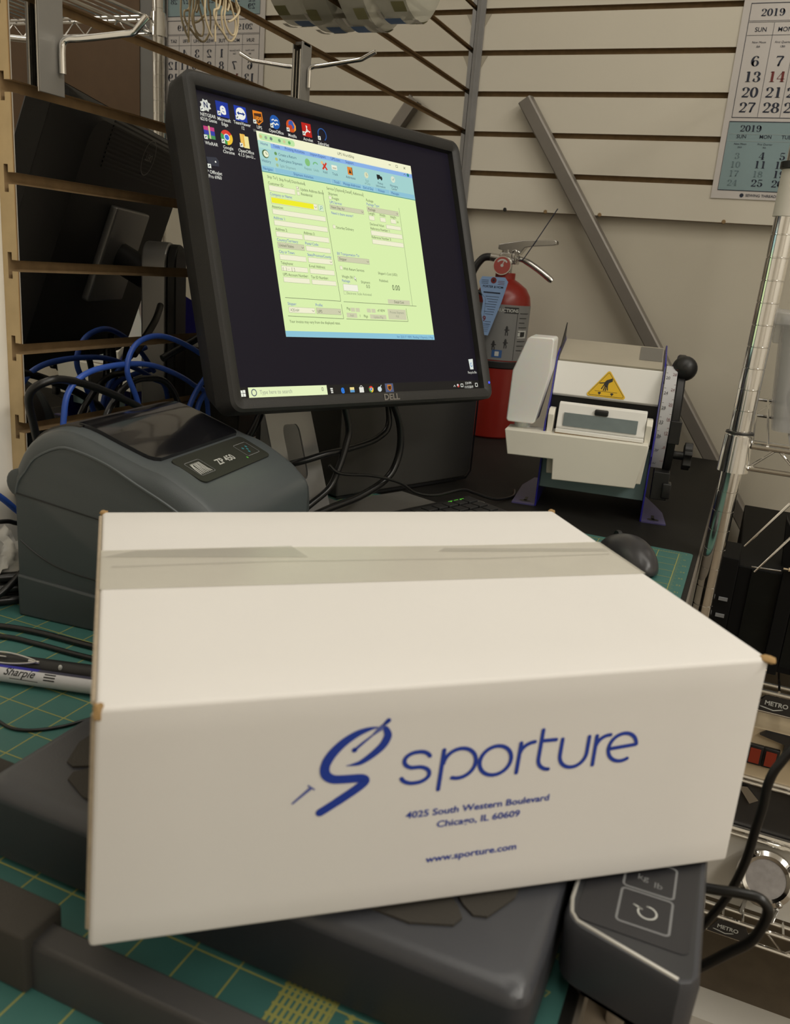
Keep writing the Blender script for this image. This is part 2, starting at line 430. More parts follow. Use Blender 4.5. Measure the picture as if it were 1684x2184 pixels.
# bolt holes along the lower edge of the panel
for (x, z) in ((0.098, 0.4535), (0.185, 0.4535), (0.297, 0.4535), (0.535, 0.4535)):
    mb = MB(); mb.lathe([(0.0001, -0.0012), (0.0032, -0.0012), (0.0042, 0.0004), (0.0042, 0.002)], dirframe((x, 0.0, z), (0, 1, 0)), 14)
    n = {0.098: 'nearest the corner', 0.185: 'right above the upper lever of the extinguisher', 0.297: 'just right of the leaning steel bar', 0.535: 'below the calendar'}[x]
    tag(mb.build('screw_head', m_black if x < 0.1 else m_groove), 'small screw head on the slatwall bottom edge, '+n, 'screw', 'screws on the slatwall edge')
# mirrored panel on the left wall: local x = depth(-x), local z = -y
mb = MB(); Tm = frame(V((-0.0022, 0, 0)), V((-1, 0, 0)), V((0, 0, 1)), V((0, -1, 0)))
slatm = thing('mirror_slatwall', 'mirror-faced slatwall panel with brown grooves on the left wall', 'wall panel', Tr(0, -0.6, ZE-5*PT))
slat_panel(mb, ZE, 5, 5, Tm, 1.2126, 0, 1, th=0.0172, op=0.0102, lip=0.0062, cav=0.0112, grow=0.0068)
mb.build('panel_body', [m_mdf, m_groove, m_mdfedge], slatm, world=True, smooth=0, recalc=False)
for k in range(-5, 6):
    zb = ZE+k*PT; zt = zb+PT-0.0102 if k < 5 else zb+0.05
    mb = MB(); mb.box((-0.0022, -1.2116, zb), (0, -0.0005, zt)); mb.build('mirror_strip', m_mirror, slatm, world=True, smooth=0)
# corner strip
mb = MB()
prof = [(0.0135, 0.001), (0.0135, -0.003), (0.0045, -0.006), (0.001, -0.0165), (-0.0, -0.0165), (-0.0, 0.001)]
mb.prism([(x+0.0003, y-0.002) for x, y in prof], Tr(0, 0, 0), 0.30, 0.90)
tag(mb.build('corner_strip', m_trimgrey, bevel=0.0008), 'grey plastic strip running up the corner between the two slatwalls', 'trim strip')
for k in (4, 5):
    zc = ZE+k*PT-0.0105
    mb = MB(); T = frame(V((0, -0.0008, zc)), V((1, 0, 0)), V((0, 0, 1)), V((0, -1, 0)))
    mb.prism([(0.0138, 0), (0.0265, 0), (0.0205, -0.010), (0.0138, -0.0235)], T, 0, 0.0012)
    tag(mb.build('corner_wedge', m_roof), 'small tan triangular wedge beside the corner strip, '+('lower' if k == 4 else 'upper')+' of two', 'wedge', 'wedges at the corner strip')

# desk
desk = thing('work_desk', 'dark desk in the corner under the cutting mat', 'desk', Tr(0.3, -0.9, -0.76))
mb = MB(); mb.box((-0.019, -1.76, -0.034), (0.618, -0.027, -0.002)); mb.build('desktop', m_desk, desk, world=True, bevel=0.001)
mb = MB(); mb.box((0.618, -1.76, -0.034), (0.6205, -0.027, -0.0022)); mb.build('edge_band', m_deskedge, desk, world=True)
for y0 in (-1.70, -0.10):
    mb = MB(); mb.box((-0.015, y0, -0.76), (0.60, y0+0.03, -0.034)); mb.build('side_panel', m_desk, desk, world=True)
# cutting mat
mb = MB()
Tmat = Tr(0.612-0.609, -1.636, -0.002)
mb.prism(rrect(0, 0, 0.609, 0.914, 0.006), Tmat, 0, 0.002, 0)
zt = 0.00008
GX = [0.189+0.0254*k for k in range(-7, 17)]; GY = [-1.394+0.0254*k for k in range(-9, 27)]
I = Tr(0, 0, zt)
for x in GX: mb.rect(I, x-0.0005, GY[0], x+0.0005, GY[-1], 1)
I = Tr(0, 0, zt*1.4)
for y in GY: mb.rect(I, GX[0], y-0.0005, GX[-1], y+0.0005, 1)
I = Tr(0, 0, zt*0.6)
for k in range(int((GX[-1]-GX[0])/0.003175)+1):
    x = GX[0]+k*0.003175; l = 0.006 if k % 4 == 0 else 0.0035
    mb.rect(I, x-0.0002, GY[-1], x+0.0002, GY[-1]+l, 1); mb.rect(I, x-0.0002, GY[0]-l, x+0.0002, GY[0], 1)
for k in range(int((GY[-1]-GY[0])/0.003175)+1):
    y = GY[0]+k*0.003175; l = 0.006 if k % 4 == 0 else 0.0035
    mb.rect(I, GX[-1], y-0.0002, GX[-1]+l, y+0.0002, 1)
for k, y in enumerate(GY):
    mb.text(str((k+2) % 36), Tr(GX[-1]+0.007, y+0.001, zt), 0.0062, 1)
for (x0, x1, y0, y1, n) in ((0.492, 0.519, -1.571, -1.541, 9), (0.526, 0.530, -1.560, -1.5455, 1), (0.536, 0.575, -1.571, -1.5455, 13)):
    for k in range(n):
        x = x0+(x1-x0)*(k+.5)/n; mb.rect(Tr(0, 0, zt*1.9), x-0.0009, y0, x+0.0009, y1, 1)
    for k in range(5):
        y = y0+(y1-y0)*(k+.5)/5; mb.rect(Tr(0, 0, zt*2.5), x0, y-0.0007, x1, y+0.0007, 1)
tag(mb.build('cutting_mat', [m_mat, m_matline], smooth=0, recalc=False), 'green cutting mat with a yellow inch grid covering the desk', 'cutting mat')

# ================================================================== BOX
BT = [V(p) for p in ((0.4424, -1.6096, 0.1604), (0.6722, -1.4125, 0.1594), (0.5256, -1.2373, 0.1638), (0.2917, -1.4355, 0.1657))]
BB = [V(p) for p in ((0.4363, -1.6097, 0.0500), (0.6729, -1.4138, 0.0462), (0.5229, -1.2370, 0.0470), (0.2900, -1.4339, 0.0480))]
bxT = Tr(0.48, -1.42, 0.047)
box = thing('cardboard_box', 'white cardboard shipping box printed with blue lettering, sitting on the scale', 'box', bxT)
def lerp(a, b, t): return a+(b-a)*t
def bil(q, s, t): return lerp(lerp(q[0], q[1], s), lerp(q[3], q[2], s), t)
def shell(mb, quad, n, bulge, nrm, m=0, inset=0.0):
    b = len(mb.v)
    for j in range(n+1):
        for i in range(n+1):
            s_, t_ = i/n, j/n
            p = bil(quad, s_, t_)+nrm*(bulge*(1-(2*s_-1)**4)*(1-(2*t_-1)**4))
            mb.v.append(p)
    for j in range(n):
        for i in range(n):
            a = b+j*(n+1)+i; mb.f.append((a, a+1, a+n+2, a+n+1)); mb.m.append(m)
mb = MB(); cen = sum(BT+BB, V((0, 0, 0)))/8
for quad, bl in (([BT[0], BT[1], BT[2], BT[3]], 0.0), ([BB[0], BB[1], BB[2], BB[3]], 0.0), ([BB[0], BB[1], BT[1], BT[0]], 0.0), ([BB[1], BB[2], BT[2], BT[1]], 0.0), ([BB[2], BB[3], BT[3], BT[2]], 0.0), ([BB[3], BB[0], BT[0], BT[3]], 0.0)):
    n = (quad[1]-quad[0]).cross(quad[3]-quad[0]).normalized()
    if n.dot(quad[0]-cen) < 0: n = -n
    shell(mb, quad, 8, bl, n)
bm_ = mb.build('carton', m_card, box, world=True, smooth=30)
# weld the six faces into one closed shell and round the folds
_bm = bmesh.new(); _bm.from_mesh(bm_.data); bmesh.ops.remove_doubles(_bm, verts=_bm.verts, dist=0.0003)
bmesh.ops.recalc_face_normals(_bm, faces=_bm.faces); _bm.to_mesh(bm_.data); _bm.free()
md = bm_.modifiers.new('bevel', 'BEVEL'); md.width = 0.0022; md.segments = 3; md.limit_method = 'ANGLE'; md.angle_limit = math.radians(40)
# front face frame in mm
fo = BB[0]; fx = (BB[1]-BB[0]); fy = (BT[0]-BB[0]); fn = fx.cross(fy).normalized()
if fn.dot(fo-cen) < 0: fn = -fn
class FaceT:
    """maps (mm, mm) on the front panel of the box into the room"""
    def __init__(s, lift): s.l = lift
    def __matmul__(s, p):
        return bil([BB[0], BB[1], BT[1], BT[0]], p.x/304.0, p.y/112.0)+fn*(s.l+p.z)
F = FaceT(0.00025)
mb = MB()
main = spline([(x, y, 0) for x, y in ((89.4, 55.0), (92.5, 57.0), (97.3, 60.2), (103.0, 64.2), (106.3, 66.9), (107.2, 68.6), (105.2, 69.9), (98.4, 70.2), (93.2, 70.8), (90.0, 73.4), (89.5, 77.6), (91.6, 82.6), (95.9, 87.6), (101.3, 91.4), (106.2, 93.2), (109.8, 93.8))], 6)
N = len(main)
def wid(t): return 3.9 if t < .12 else (4.1 if t < .68 else max(0.7, 4.3*(1-((t-.68)/.32)**2.2)))
mb.stroke([(p.x, p.y) for p in main], F, [wid(i/N) for i in range(N)], 0)
rightp = spline([(x, y, 0) for x, y in ((113.6, 92.9), (114.7, 90.6), (114.8, 88.6), (113.1, 84.8), (109.1, 80.8), (104.6, 77.7), (101.2, 76.9), (98.6, 76.7))], 6)
N2 = len(rightp)
mb.stroke([(p.x, p.y) for p in rightp], F, [max(0.5, 3.6*math.sin(PI*min(1, .22+.80*i/N2))) for i in range(N2)], 0)
mb.stroke([(114.4, 96.6), (112.8, 94.9)], F, [2.2, 1.6], 0)
mb.stroke([(108.8, 90.7), (104.4, 86.9), (101.2, 83.9)], F, [0.7, 1.2, 1.3], 0); mb.disc(F, 101.2, 83.9, 1.2, m=0)
mb.stroke([(112.9, 95.0), (111.2, 93.0), (108.2, 90.2)], F, [1.5, 2.4, 0.8], 1)
mb.stroke([(77.3, 60.9), (84.2, 67.4)], F, [0.9, 1.5], 1); mb.stroke([(83.2, 68.8), (85.8, 66.7)], F, [0.7, 0.7], 1)
mb.build('pictorial_logo', [m_print, m_print2], box, world=True, smooth=0, recalc=False)
# wordmark of thin round letters
mb = MB(); w = 1.9; xb, xm, xt = 64.9, 72.4, 79.8; R = 7.3
def L(pts): mb.stroke(pts, F, w, 0)
L(arc(129.9, 76.2, 5.4, 3.9, 20, 90, 6)+arc(129.3, 76.2, 5.6, 3.9, 90, 250, 10)[1:]+arc(130.0, 68.7, 5.8, 3.9, 80, -90, 10)+arc(129.6, 68.6, 6.4, 3.9, -90, -165, 6)[1:])
L([(141.2, 79.8), (140.9, 60.2)]); L(arc(149.2, 72.4, 7.6, 7.4, 175, -110, 22))
c = arc(166.2, 72.0, 7.5, 7.3, 0, 360, 28)[:-1]; mb.stroke(c, F, w, 0, closed=True)
L([(177.5, 79.6), (177.3, 64.6)]); L(arc(184.4, 73.4, 7.0, 6.2, 170, 92, 8))
L([(187.4, 85.2), (187.3, 70.5)]+arc(193.2, 70.5, 5.9, 5.7, 180, 268, 8)); L([(188.8, 79.7), (194.6, 79.7)])
L([(197.9, 79.6), (197.9, 71.4)]+arc(204.7, 71.4, 6.8, 6.8, 180, 360, 16)+[(211.5, 79.6)])
L([(215.4, 79.6), (215.6, 64.6)]); L(arc(222.2, 73.6, 6.6, 5.9, 170, 88, 8))
L([(223.9, 72.2), (236.9, 73.2)]+arc(229.9, 72.4, 7.3, 7.2, 5, 180, 14)); L(arc(229.9, 72.4, 7.3, 7.2, 180, 300, 12))
for body, cx, y, size, an in (('4025 South Western Boulevard', 162.0, 47.6, 4.75, 1.0), ('Chicago, IL 60609', 162.6, 41.0, 4.75, 1.3), ('www.sporture.com', 161.8, 22.9, 4.9, 1.6)):
    vs, fs = text2d(body, size, 'CENTER', 0.018)
    wid_ = max(v[0] for v in vs)-min(v[0] for v in vs); tgt = {'4': 68.5, 'C': 39.8, 'w': 43.8}[body[0]]; k = tgt/wid_
    a = math.radians(an)
    mb.add([F @ V((cx+x*k*math.cos(a)-yy*math.sin(a), y+x*k*math.sin(a)+yy*math.cos(a), 0)) for x, yy in vs], fs, 0)
mb.build('printed_lettering', m_print, box, world=True, smooth=0, recalc=False)
# tape along the top seam, brown torn corners
class TopT:
    def __init__(s, l): s.l = l
    def __matmul__(s, p): return bil(BT, p.x, p.y)+V((0, 0, s.l+p.z))
mb = MB(); TT = TopT(0.0003)
m_tape = mat('clear_packing_tape', (0.68, 0.65, 0.56), 0.22, noise=0.06, nscale=30, alpha=0.62)
m_tapefold = mat('tape_wrinkle', (0.58, 0.56, 0.50), 0.2, alpha=0.5)
n = 24
for i in range(n):
    s0, s1 = i/n, (i+1)/n
    f0 = 0.475-0.006*math.sin(s0*2); f1 = 0.475-0.006*math.sin(s1*2); g0 = 0.705+0.006*math.sin(s0*7); g1 = 0.705+0.006*math.sin(s1*7)
    mb.face([TT @ V((s0, f0, 0)), TT @ V((s1, f1, 0)), TT @ V((s1, g1, 0)), TT @ V((s0, g0, 0))], 0)
T2 = TopT(0.0005)
mb.face([T2 @ V((0.0, .66, 0)), T2 @ V((0.36, .635, 0)), T2 @ V((0.34, .715, 0)), T2 @ V((0.06, .70, 0))], 1)
mb.face([T2 @ V((0.62, .655, 0)), T2 @ V((0.99, .63, 0)), T2 @ V((0.99, .655, 0)), T2 @ V((0.64, .68, 0))], 1)
mb.stroke([(0.02, .60), (0.3, .612), (0.7, .60), (0.98, .612)], T2, 0.006, 1)
o_ = mb.build('packing_tape', [m_tape, m_tapefold], box, world=True, smooth=0, recalc=False); o_['label'] = 'wrinkled clear packing tape along the top seam'
for p, sz in ((BT[0], (.0016, .0030, .0048)), (BT[1], (.0042, .0036, .0020)), (BT[2], (.0030, .0026, .0022)), (BT[3], (.0024, .0030, .0020))):
    q = p+V((cen.x-p.x, cen.y-p.y, 0)).normalized()*0.0012+V((0, 0, -0.0016 if sz[2] > .004 else -0.0006))
    bmm = bmesh.new(); bmesh.ops.create_icosphere(bmm, subdivisions=2, radius=1)
    for v in bmm.verts: v.co = V([max(-.72, min(.72, c_))*k_*random.uniform(.75, 1.25) for c_, k_ in zip(v.co, sz)])
    mb = MB(); mb.addbm(bmm, 0, Tr(*q)); mb.build('torn_corner', m_kraft, box, world=True, smooth=0)
mb = MB()   # raw board edge down the left front corner
e0, e1 = BB[0], BT[0]; dl = (BB[3]-BB[0]).normalized()
mb.tube([lerp(e0, e1, t)+dl*0.0022+V((-0.0003, 0, 0)) for t in (0.08, .3, .6, .97)], 0.0013, 6)
e0, e1 = BT[0], BT[3]
mb.tube([lerp(e0, e1, t)+V((-0.0006, -0.0006, -0.0012)) for t in (0.03, .3, .6, .97)], 0.0010, 6)
mb.build('raw_board_edge', mat('board_edge', (0.40, 0.33, 0.24), 0.9, noise=0.2, nscale=200), box, world=True)

# ================================================================== SCALE
sc = thing('shipping_scale', 'low charcoal shipping scale under the white box', 'scale', Tr(0.453, -1.40, 0))
mb = MB()
lo = rrect(0.302, -1.545, 0.603, -1.255, 0.010, 6); hi = rrect(0.3055, -1.5415, 0.5995, -1.2585, 0.010, 6)
hi2 = rrect(0.310, -1.537, 0.595, -1.263, 0.010, 6)
rings = [(lo, 0.003), (lo, 0.0365), (rrect(0.3028, -1.5442, 0.6022, -1.2558, 0.010, 6), 0.0405), (hi, 0.0435), (hi2, 0.0448)]
b = 0
for pr, z in rings: mb.v += [V((x, y, z)) for x, y in pr]
n = len(lo)
for r in range(len(rings)-1):
    for i in range(n):
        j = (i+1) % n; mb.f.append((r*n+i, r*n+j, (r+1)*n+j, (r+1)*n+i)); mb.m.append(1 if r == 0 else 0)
mb.f.append(tuple((len(rings)-1)*n+i for i in range(n))); mb.m.append(0)
mb.f.append(tuple(i for i in range(n))[::-1]); mb.m.append(1)
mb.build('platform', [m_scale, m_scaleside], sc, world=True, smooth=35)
# brown rubber pads: a ring of wedges on the platform
zp = 0.0449
for k in range(4):
    a = PI/2*k; hw = 0.112; r1 = 0.130
    T = frame(V((0.4525, -1.400, zp)), V((math.cos(a), math.sin(a), 0)), V((-math.sin(a), math.cos(a), 0)), V((0, 0, 1)))
    mb = MB(); mb.prism([(0.016, -0.004), (r1-0.020, -hw+0.004), (r1-0.014, -hw), (r1-0.008, -hw+0.002), (r1, -hw+0.020), (r1, hw-0.020), (r1-0.008, hw-0.002), (r1-0.014, hw), (r1-0.020, hw-0.004), (0.016, 0.004)], T, 0, 0.0012)
    mb.build('grip_pad', m_pad, sc, world=True, smooth=0)
for (x, y) in ((0.33, -1.52), (0.575, -1.52), (0.33, -1.28), (0.575, -1.28)):
    mb = MB(); mb.lathe([(0.0, 0.0), (0.010, 0.0), (0.010, 0.004)], Tr(x, y, 0.0), 14); mb.build('foot', m_blacksoft, sc, world=True)

# display head of the scale
dh = thing('scale_display', 'charcoal scale display head with power button beside the platform', 'scale display', Tr(0.634, -1.45, 0))
def dpoly(e=0.0): return [(0.6055-e, -1.37), (0.6065-e, -1.484), (0.6078-e*.9, -1.489), (0.6105-e*.6, -1.4925-e*.6), (0.614, -1.4945-e), (0.6585, -1.5065-e), (0.6625, -1.504-e), (0.665+e, -1.499), (0.662+e, -1.37)]
mb = MB()
top = dpoly(-0.002); mid = dpoly(0.0015); low = dpoly(0.0005); low2 = dpoly(-0.012)
n = len(top); rings = [(low2, 0.004), (low, 0.013), (mid, 0.040), (dpoly(0.0), 0.0448), (top, 0.0450)]
for pr, z in rings: mb.v += [V((x, y, z)) for x, y in pr]
for r in range(len(rings)-1):
    for i in range(n):
        j = (i+1) % n; mb.f.append((r*n+i, r*n+j, (r+1)*n+j, (r+1)*n+i)); mb.m.append(0)
mb.f.append(tuple((len(rings)-1)*n+i for i in range(n))); mb.m.append(1); mb.f.append(tuple(range(n))[::-1]); mb.m.append(0)
mb.build('housing', [m_scale, m_disp], dh, world=True, smooth=35, bevel=0.0006)
mb = MB(); Td = Tr(0, 0, 0.0453)
mb.tube([(0.6062, -1.40, 0.0448), (0.6068, -1.478, 0.0448), (0.6085, -1.487, 0.0448), (0.612, -1.4915, 0.0448), (0.636, -1.4985, 0.0448), (0.6575, -1.5048, 0.0448)], 0.00105, 8)
mb.build('silver_trim', m_silverline, dh, world=True)
mb = MB()
mb.prism(rrect(0.6105, -1.49, 0.6605, -1.38, 0.004), Tr(0, 0, 0.0448), 0, 0.0006)
mb.build('keypad', mat('keypad_dark', (0.022, 0.022, 0.025), 0.35), dh, world=True)
mb = MB(); Tk = frame(V((0.6392, -1.4705, 0.04555)), V((0.998, 0.018, 0)), V((-0.018, 0.9998, 0)), V((0, 0, 1)))
def keybtn(cy, sgn):
    h = 0.0118
    mb.stroke(rrect(-h, cy-h, h, cy+h, 0.002), Tk, 0.0011, 1, closed=True)
keybtn(0, 0); keybtn(0.0255, 1)
mb.stroke(arc(0.0012, -0.0008, 0.0042, 0.0042, -205, 95, 22), Tk, 0.0009, 0); mb.stroke([(-0.0052, 0.0022), (-0.0015, 0.0006)], Tk, 0.0009, 0)
mb.text('kg', Tk @ Tr(-0.006, 0.0215, 0), 0.006, 1); mb.text('lb', Tk @ Tr(0.002, 0.0185, 0), 0.006, 1)
mb.build('button_markings', [m_lightink, m_greyink], dh, world=True, smooth=0, recalc=False)
mb = MB(); mb.tube([(0.636, -1.478, 0.0), (0.640, -1.482, 0.003), (0.645, -1.485, 0.004), (0.650, -1.484, 0.004)], 0.0035, 8); mb.build('cable_plug', m_chrome2, dh, world=True)

# grey bar and rubber blocks in front of the scale
br = thing('grey_rail', 'grey metal rail with a black rubber end block in front of the scale', 'rail', Tr(0.52, -1.591, 0))
mb = MB()
mb.prism([(-1.5995, 0.0), (-1.5995, 0.0225), (-1.598, 0.0250), (-1.586, 0.0255), (-1.577, 0.010), (-1.577, 0.0)], frame(V((0, 0, 0)), V((0, 1, 0)), V((0, 0, 1)), V((1, 0, 0))), 0.385, 0.618)
mb.build('rail_body', m_bar, br, world=True, bevel=0.0008)
mb = MB(); mb.rbox((0.340, -1.6035, 0.0), (0.394, -1.580, 0.031), 0.002); mb.build('end_block', m_pad, br, world=True)
mb = MB(); mb.rbox((0.255, -1.540, 0.0), (0.2985, -1.508, 0.031), 0.002)
tag(mb.build('rubber_block', m_pad), 'brown-black rubber block on the mat at the left end of the scale', 'block')

# ================================================================== LABEL PRINTER
pa = math.radians(6.0)
Tp = frame(V((0.083, -1.306, 0)), V((math.cos(pa), math.sin(pa), 0)), V((-math.sin(pa), math.cos(pa), 0)), V((0, 0, 1)))
pt = thing('label_printer', 'dark grey desktop label printer with a smoked lid beside the white box', 'printer', Tp)
Rg = [(0, .002), (0, .112), (.003, .123), (.0107, .133), (.0213, .1462), (.0448, .1579), (.0634, .1574), (.0912, .15), (.1182, .1376), (.1449, .1258), (.166, .114), (.178, .1035), (.1868, .092), (.188, .068), (.188, .002)]
Tg = [(0, .002), (-.006, .112), (-.008, .126), (-.002, .145), (.0128, .1617), (.0353, .1708), (.0565, .1700), (.0863, .1605), (.1161, .1513), (.1363, .1470), (.165, .1325), (.1785, .1228), (.1893, .1095), (.1902, .080), (.1902, .002)]
PW = 0.20
def mixp(t): return [(a[0]+(b[0]-a[0])*t, a[1]+(b[1]-a[1])*t) for a, b in zip(Rg, Tg)]
def resm(pr, n=3):
    q = spline([(a, b, 0) for a, b in pr[1:-1]], n); return [pr[0]]+[(p.x, p.y) for p in q]+[pr[-1]]
secs = [(0, 0), (.002, .28), (.006, .62), (.012, .85), (.022, 1)]
allsec = secs+[(PW-v, t) for v, t in reversed(secs)]
mb = MB(); P0 = resm(Rg); n = len(P0)
for v, t in allsec:
    bulge = 0.0
    for (u, z) in resm(mixp(t)): mb.v.append(V((u, v, z)))
for r in range(len(allsec)-1):
    for i in range(n-1): mb.f.append((r*n+i, r*n+i+1, (r+1)*n+i+1, (r+1)*n+i)); mb.m.append(0 if (r in (0, 1, 2) or r >= 6) else 1)
mb.f.append(tuple(range(n))); mb.m.append(0); mb.f.append(tuple((len(allsec)-1)*n+i for i in range(n))[::-1]); mb.m.append(0)
mb.build('housing', [m_ptr, m_ptr2], pt, smooth=32)
mb = MB(); rr_ = [(u, z) for u, z in resm(Rg) if z > 0.105]; mb.tube([(u, 0.0002, z-.0006) for u, z in rr_], 0.0012, 6); mb.build('ridge_highlight', m_ptr2, pt)  # raised side edge; its lighter grey paints in the highlight along it
mb = MB()   # base ledge
mb.prism([(-0.001, 0), (-0.001, .0385), (.075, .0335), (.15, .029), (.1918, .026), (.1918, 0)], frame(V((0, -0.0022, 0)), V((1, 0, 0)), V((0, 0, 1)), V((0, 1, 0))), 0, PW+0.0044)
mb.build('base', m_ptr, pt, bevel=0.002)
mb = MB()   # parting seam on the side
for vv, q in ((-0.0002, 0), ):
    mb.tube([(0.0, vv, .112), (.083, vv, .1016), (.16, vv, .0905), (.1875, vv, .086)], 0.0007, 6)
mb.build('parting_seam', m_black, pt)
mb = MB(); mb.tube(spline([(.003, -.0001, .070), (.012, -.0001, .064), (.023, -.0001, .058), (.037, -.0001, .0525), (.055, -.0001, .049), (.080, -.0001, .0468), (.13, -.0001, .043), (.1875, -.0001, .039)], 4), 0.0007, 6); mb.build('side_groove', m_black, pt)
mb = MB(); mb.lathe([(0, -.0), (.010, 0), (.0125, .002), (.0125, .016), (.010, .018), (0, .018)], frame(V((-.0015, .004, .119)), V((1, 0, 0)), V((0, 0, -1)), V((0, 1, 0))), 20)
mb.build('release_latch', m_ptr, pt)
# lid
full = resm(Tg, 6)
def lidstrip(u0, u1, v0, v1, lift, m, mb, rear=False, round_front=0.0):
    pts = [p for p in full if u0 <= p[0] <= u1 and p[1] > 0.118]
    if rear: pts = [p for p in full if p[1] > 0.118 and p[0] <= u1]
    N = len(pts); b = len(mb.v)
    for i, (u, z) in enumerate(pts):
        a = pts[max(i-1, 0)]; c = pts[min(i+1, N-1)]; d = V((c[0]-a[0], c[1]-a[1])).normalized(); nu, nz = -d.y, d.x
        k = 0
        if round_front and u > u1-round_front:
            f = (u-(u1-round_front))/round_front; k = round_front*(1-math.sqrt(max(0, 1-f*f)))
        for v in (v0+k, v1-k):
            for l in (0.0, lift): mb.v.append(V((u+nu*l, v, z+nz*l)))
    for i in range(N-1):
        a = b+i*4; c = a+4
        for q in ((a+1, c+1, c+3, a+3), (a, c, c+1, a+1), (a+2, a+3, c+3, c+2), (a, a+2, c+2, c)): mb.f.append(q); mb.m.append(m)
    mb.f.append((b, b+1, b+3, b+2)); mb.m.append(m); e = b+(N-1)*4; mb.f.append((e, e+2, e+3, e+1)); mb.m.append(m)
mb = MB(); lidstrip(-1, .050, .023, PW-.023, 0.0016, 0, mb, rear=True); mb.build('lid', m_lid, pt, smooth=30)
mb = MB(); lidstrip(.044, .121, .026, PW-.026, 0.0034, 0, mb, round_front=0.012); mb.build('lid_window', m_window, pt, smooth=30)
mb = MB()
d_ = V((.172-.1363, 0, .1285-.1470)).normalized(); Tl = frame(V((.1245, .0, .1498)), V((0, 1, 0)), -V((.03, 0, -.0115)).normalized(), V((.0115, 0, .03)).normalized())
dx = V((.1600-.1245, 0, 0.1340-.1490)); ydir = -dx.normalized(); zdir = V((0, 1, 0)).cross(ydir)*1.0
Tl = frame(V((.1600, .0, .1355)), V((0, 1, 0)), ydir, V((0, 1, 0)).cross(ydir))
Lh = dx.length
pp = rrect(.036, .001, PW-.036, Lh-.001, .006)
mb.prism(pp, Tl, 0.0003, 0.0016)
mb.build('control_panel', m_ptrlabel, pt, smooth=0)
mb = MB(); Tl2 = Tl @ Tr(0, 0, 0.0018)
mb.text('ZP 450', Tl2 @ Tr(.082, .013, 0), 0.0105, 0, off=0.02)
mb.stroke(rrect(.044, .009, .068, .028, .002), Tl2, .0006, 1, closed=True)
for k in range(7): mb.stroke([(.046+k*.003, .011), (.047+k*.0026, .018+.004*math.sin(k*1.9)), (.0495+k*.0022, .0245)], Tl2, .0014, 0)
mb.stroke(rrect(.132, .010, .156, .028, .002), Tl2, .0006, 1, closed=True)
for (a, b_) in ((.140, .021), (.145, .0185), (.148, .022), (.1425, .015)): mb.disc(Tl2, a, b_, .0014, m=2)
mb.disc(Tl2, .128, .009, .0011, m=3)
mb.build('panel_markings', [m_lightink, m_greyink, mat('teal_ink', (0.04, 0.22, 0.26), 0.5), mat('green_lamp', (0.05, 0.2, 0.03), 0.4, emit=(0.12, 0.5, 0.05), es=0.6)], pt, smooth=0, recalc=False)
mb = MB(); mb.prism(rrect(.018, .040, PW-.018, .046, .002), frame(V((.1903, 0, 0)), V((0, 1, 0)), V((0, 0, 1)), V((1, 0, 0))), 0, .0006); mb.build('label_slot', m_black, pt)

# ================================================================== MONITOR
def eul(ax, ay, az):
    return (Matrix.Rotation(az, 4, 'Z') @ Matrix.Rotation(ay, 4, 'Y') @ Matrix.Rotation(ax, 4, 'X'))
Rm = eul(math.radians(-18.77315463), math.radians(0.97576828), math.radians(68.50672595))
Tmon = Matrix.Translation((0.20860261, -0.92703259, 0.32584114)) @ Rm
# thing origin at the stand base; head parts use the head matrix
mo = thing('computer_monitor', 'black flat monitor showing a shipping form in front of the mirror slats', 'monitor', Tr(0.135, -0.885, 0))
W, Hh = 0.3763/2, 0.3011/2
def headbuild(mb, name, mats, parent=None, **k):
    if parent is None:
        mb.v = [Tmon @ v for v in mb.v]; return mb.build(name, mats, mo, world=True, **k)
bz = 0.0145
def ringloft(mb, rings, m=0, capfront=False, capback=True):
    n = len(rings[0][0]); b = len(mb.v)
    for pr, y in rings: mb.v += [V((x, y, z)) for x, z in pr]
    for r in range(len(rings)-1):
        for i in range(n):
            j = (i+1) % n; mb.f.append((b+r*n+i, b+r*n+j, b+(r+1)*n+j, b+(r+1)*n+i)); mb.m.append(m)
    if capback: mb.f.append(tuple(b+(len(rings)-1)*n+i for i in range(n))); mb.m.append(m)
    if capfront: mb.f.append(tuple(b+i for i in range(n))[::-1]); mb.m.append(m)
def mr(e, r): return rrect(-W-e, -Hh-e, W+e, Hh+e, r, 6)
mb = MB()
ringloft(mb, [(mr(0.0, .001), 0.0030), (mr(0.0006, .001), -0.0050), (mr(0.004, .004), -0.0075), (mr(bz-.003, .010), -0.0080), (mr(bz, .012), -0.0055), (mr(bz, .012), 0.020)], capback=False)
headbuild(mb, 'bezel', m_bezel, smooth=35)
mb = MB()
ringloft(mb, [(mr(bz-.0005, .012), 0.0198), (mr(bz-.002, .016), 0.027), (mr(bz-.010, .022), 0.050), (mr(bz-.018, .03), 0.060)])
headbuild(mb, 'rear_housing', m_bezel, smooth=30)
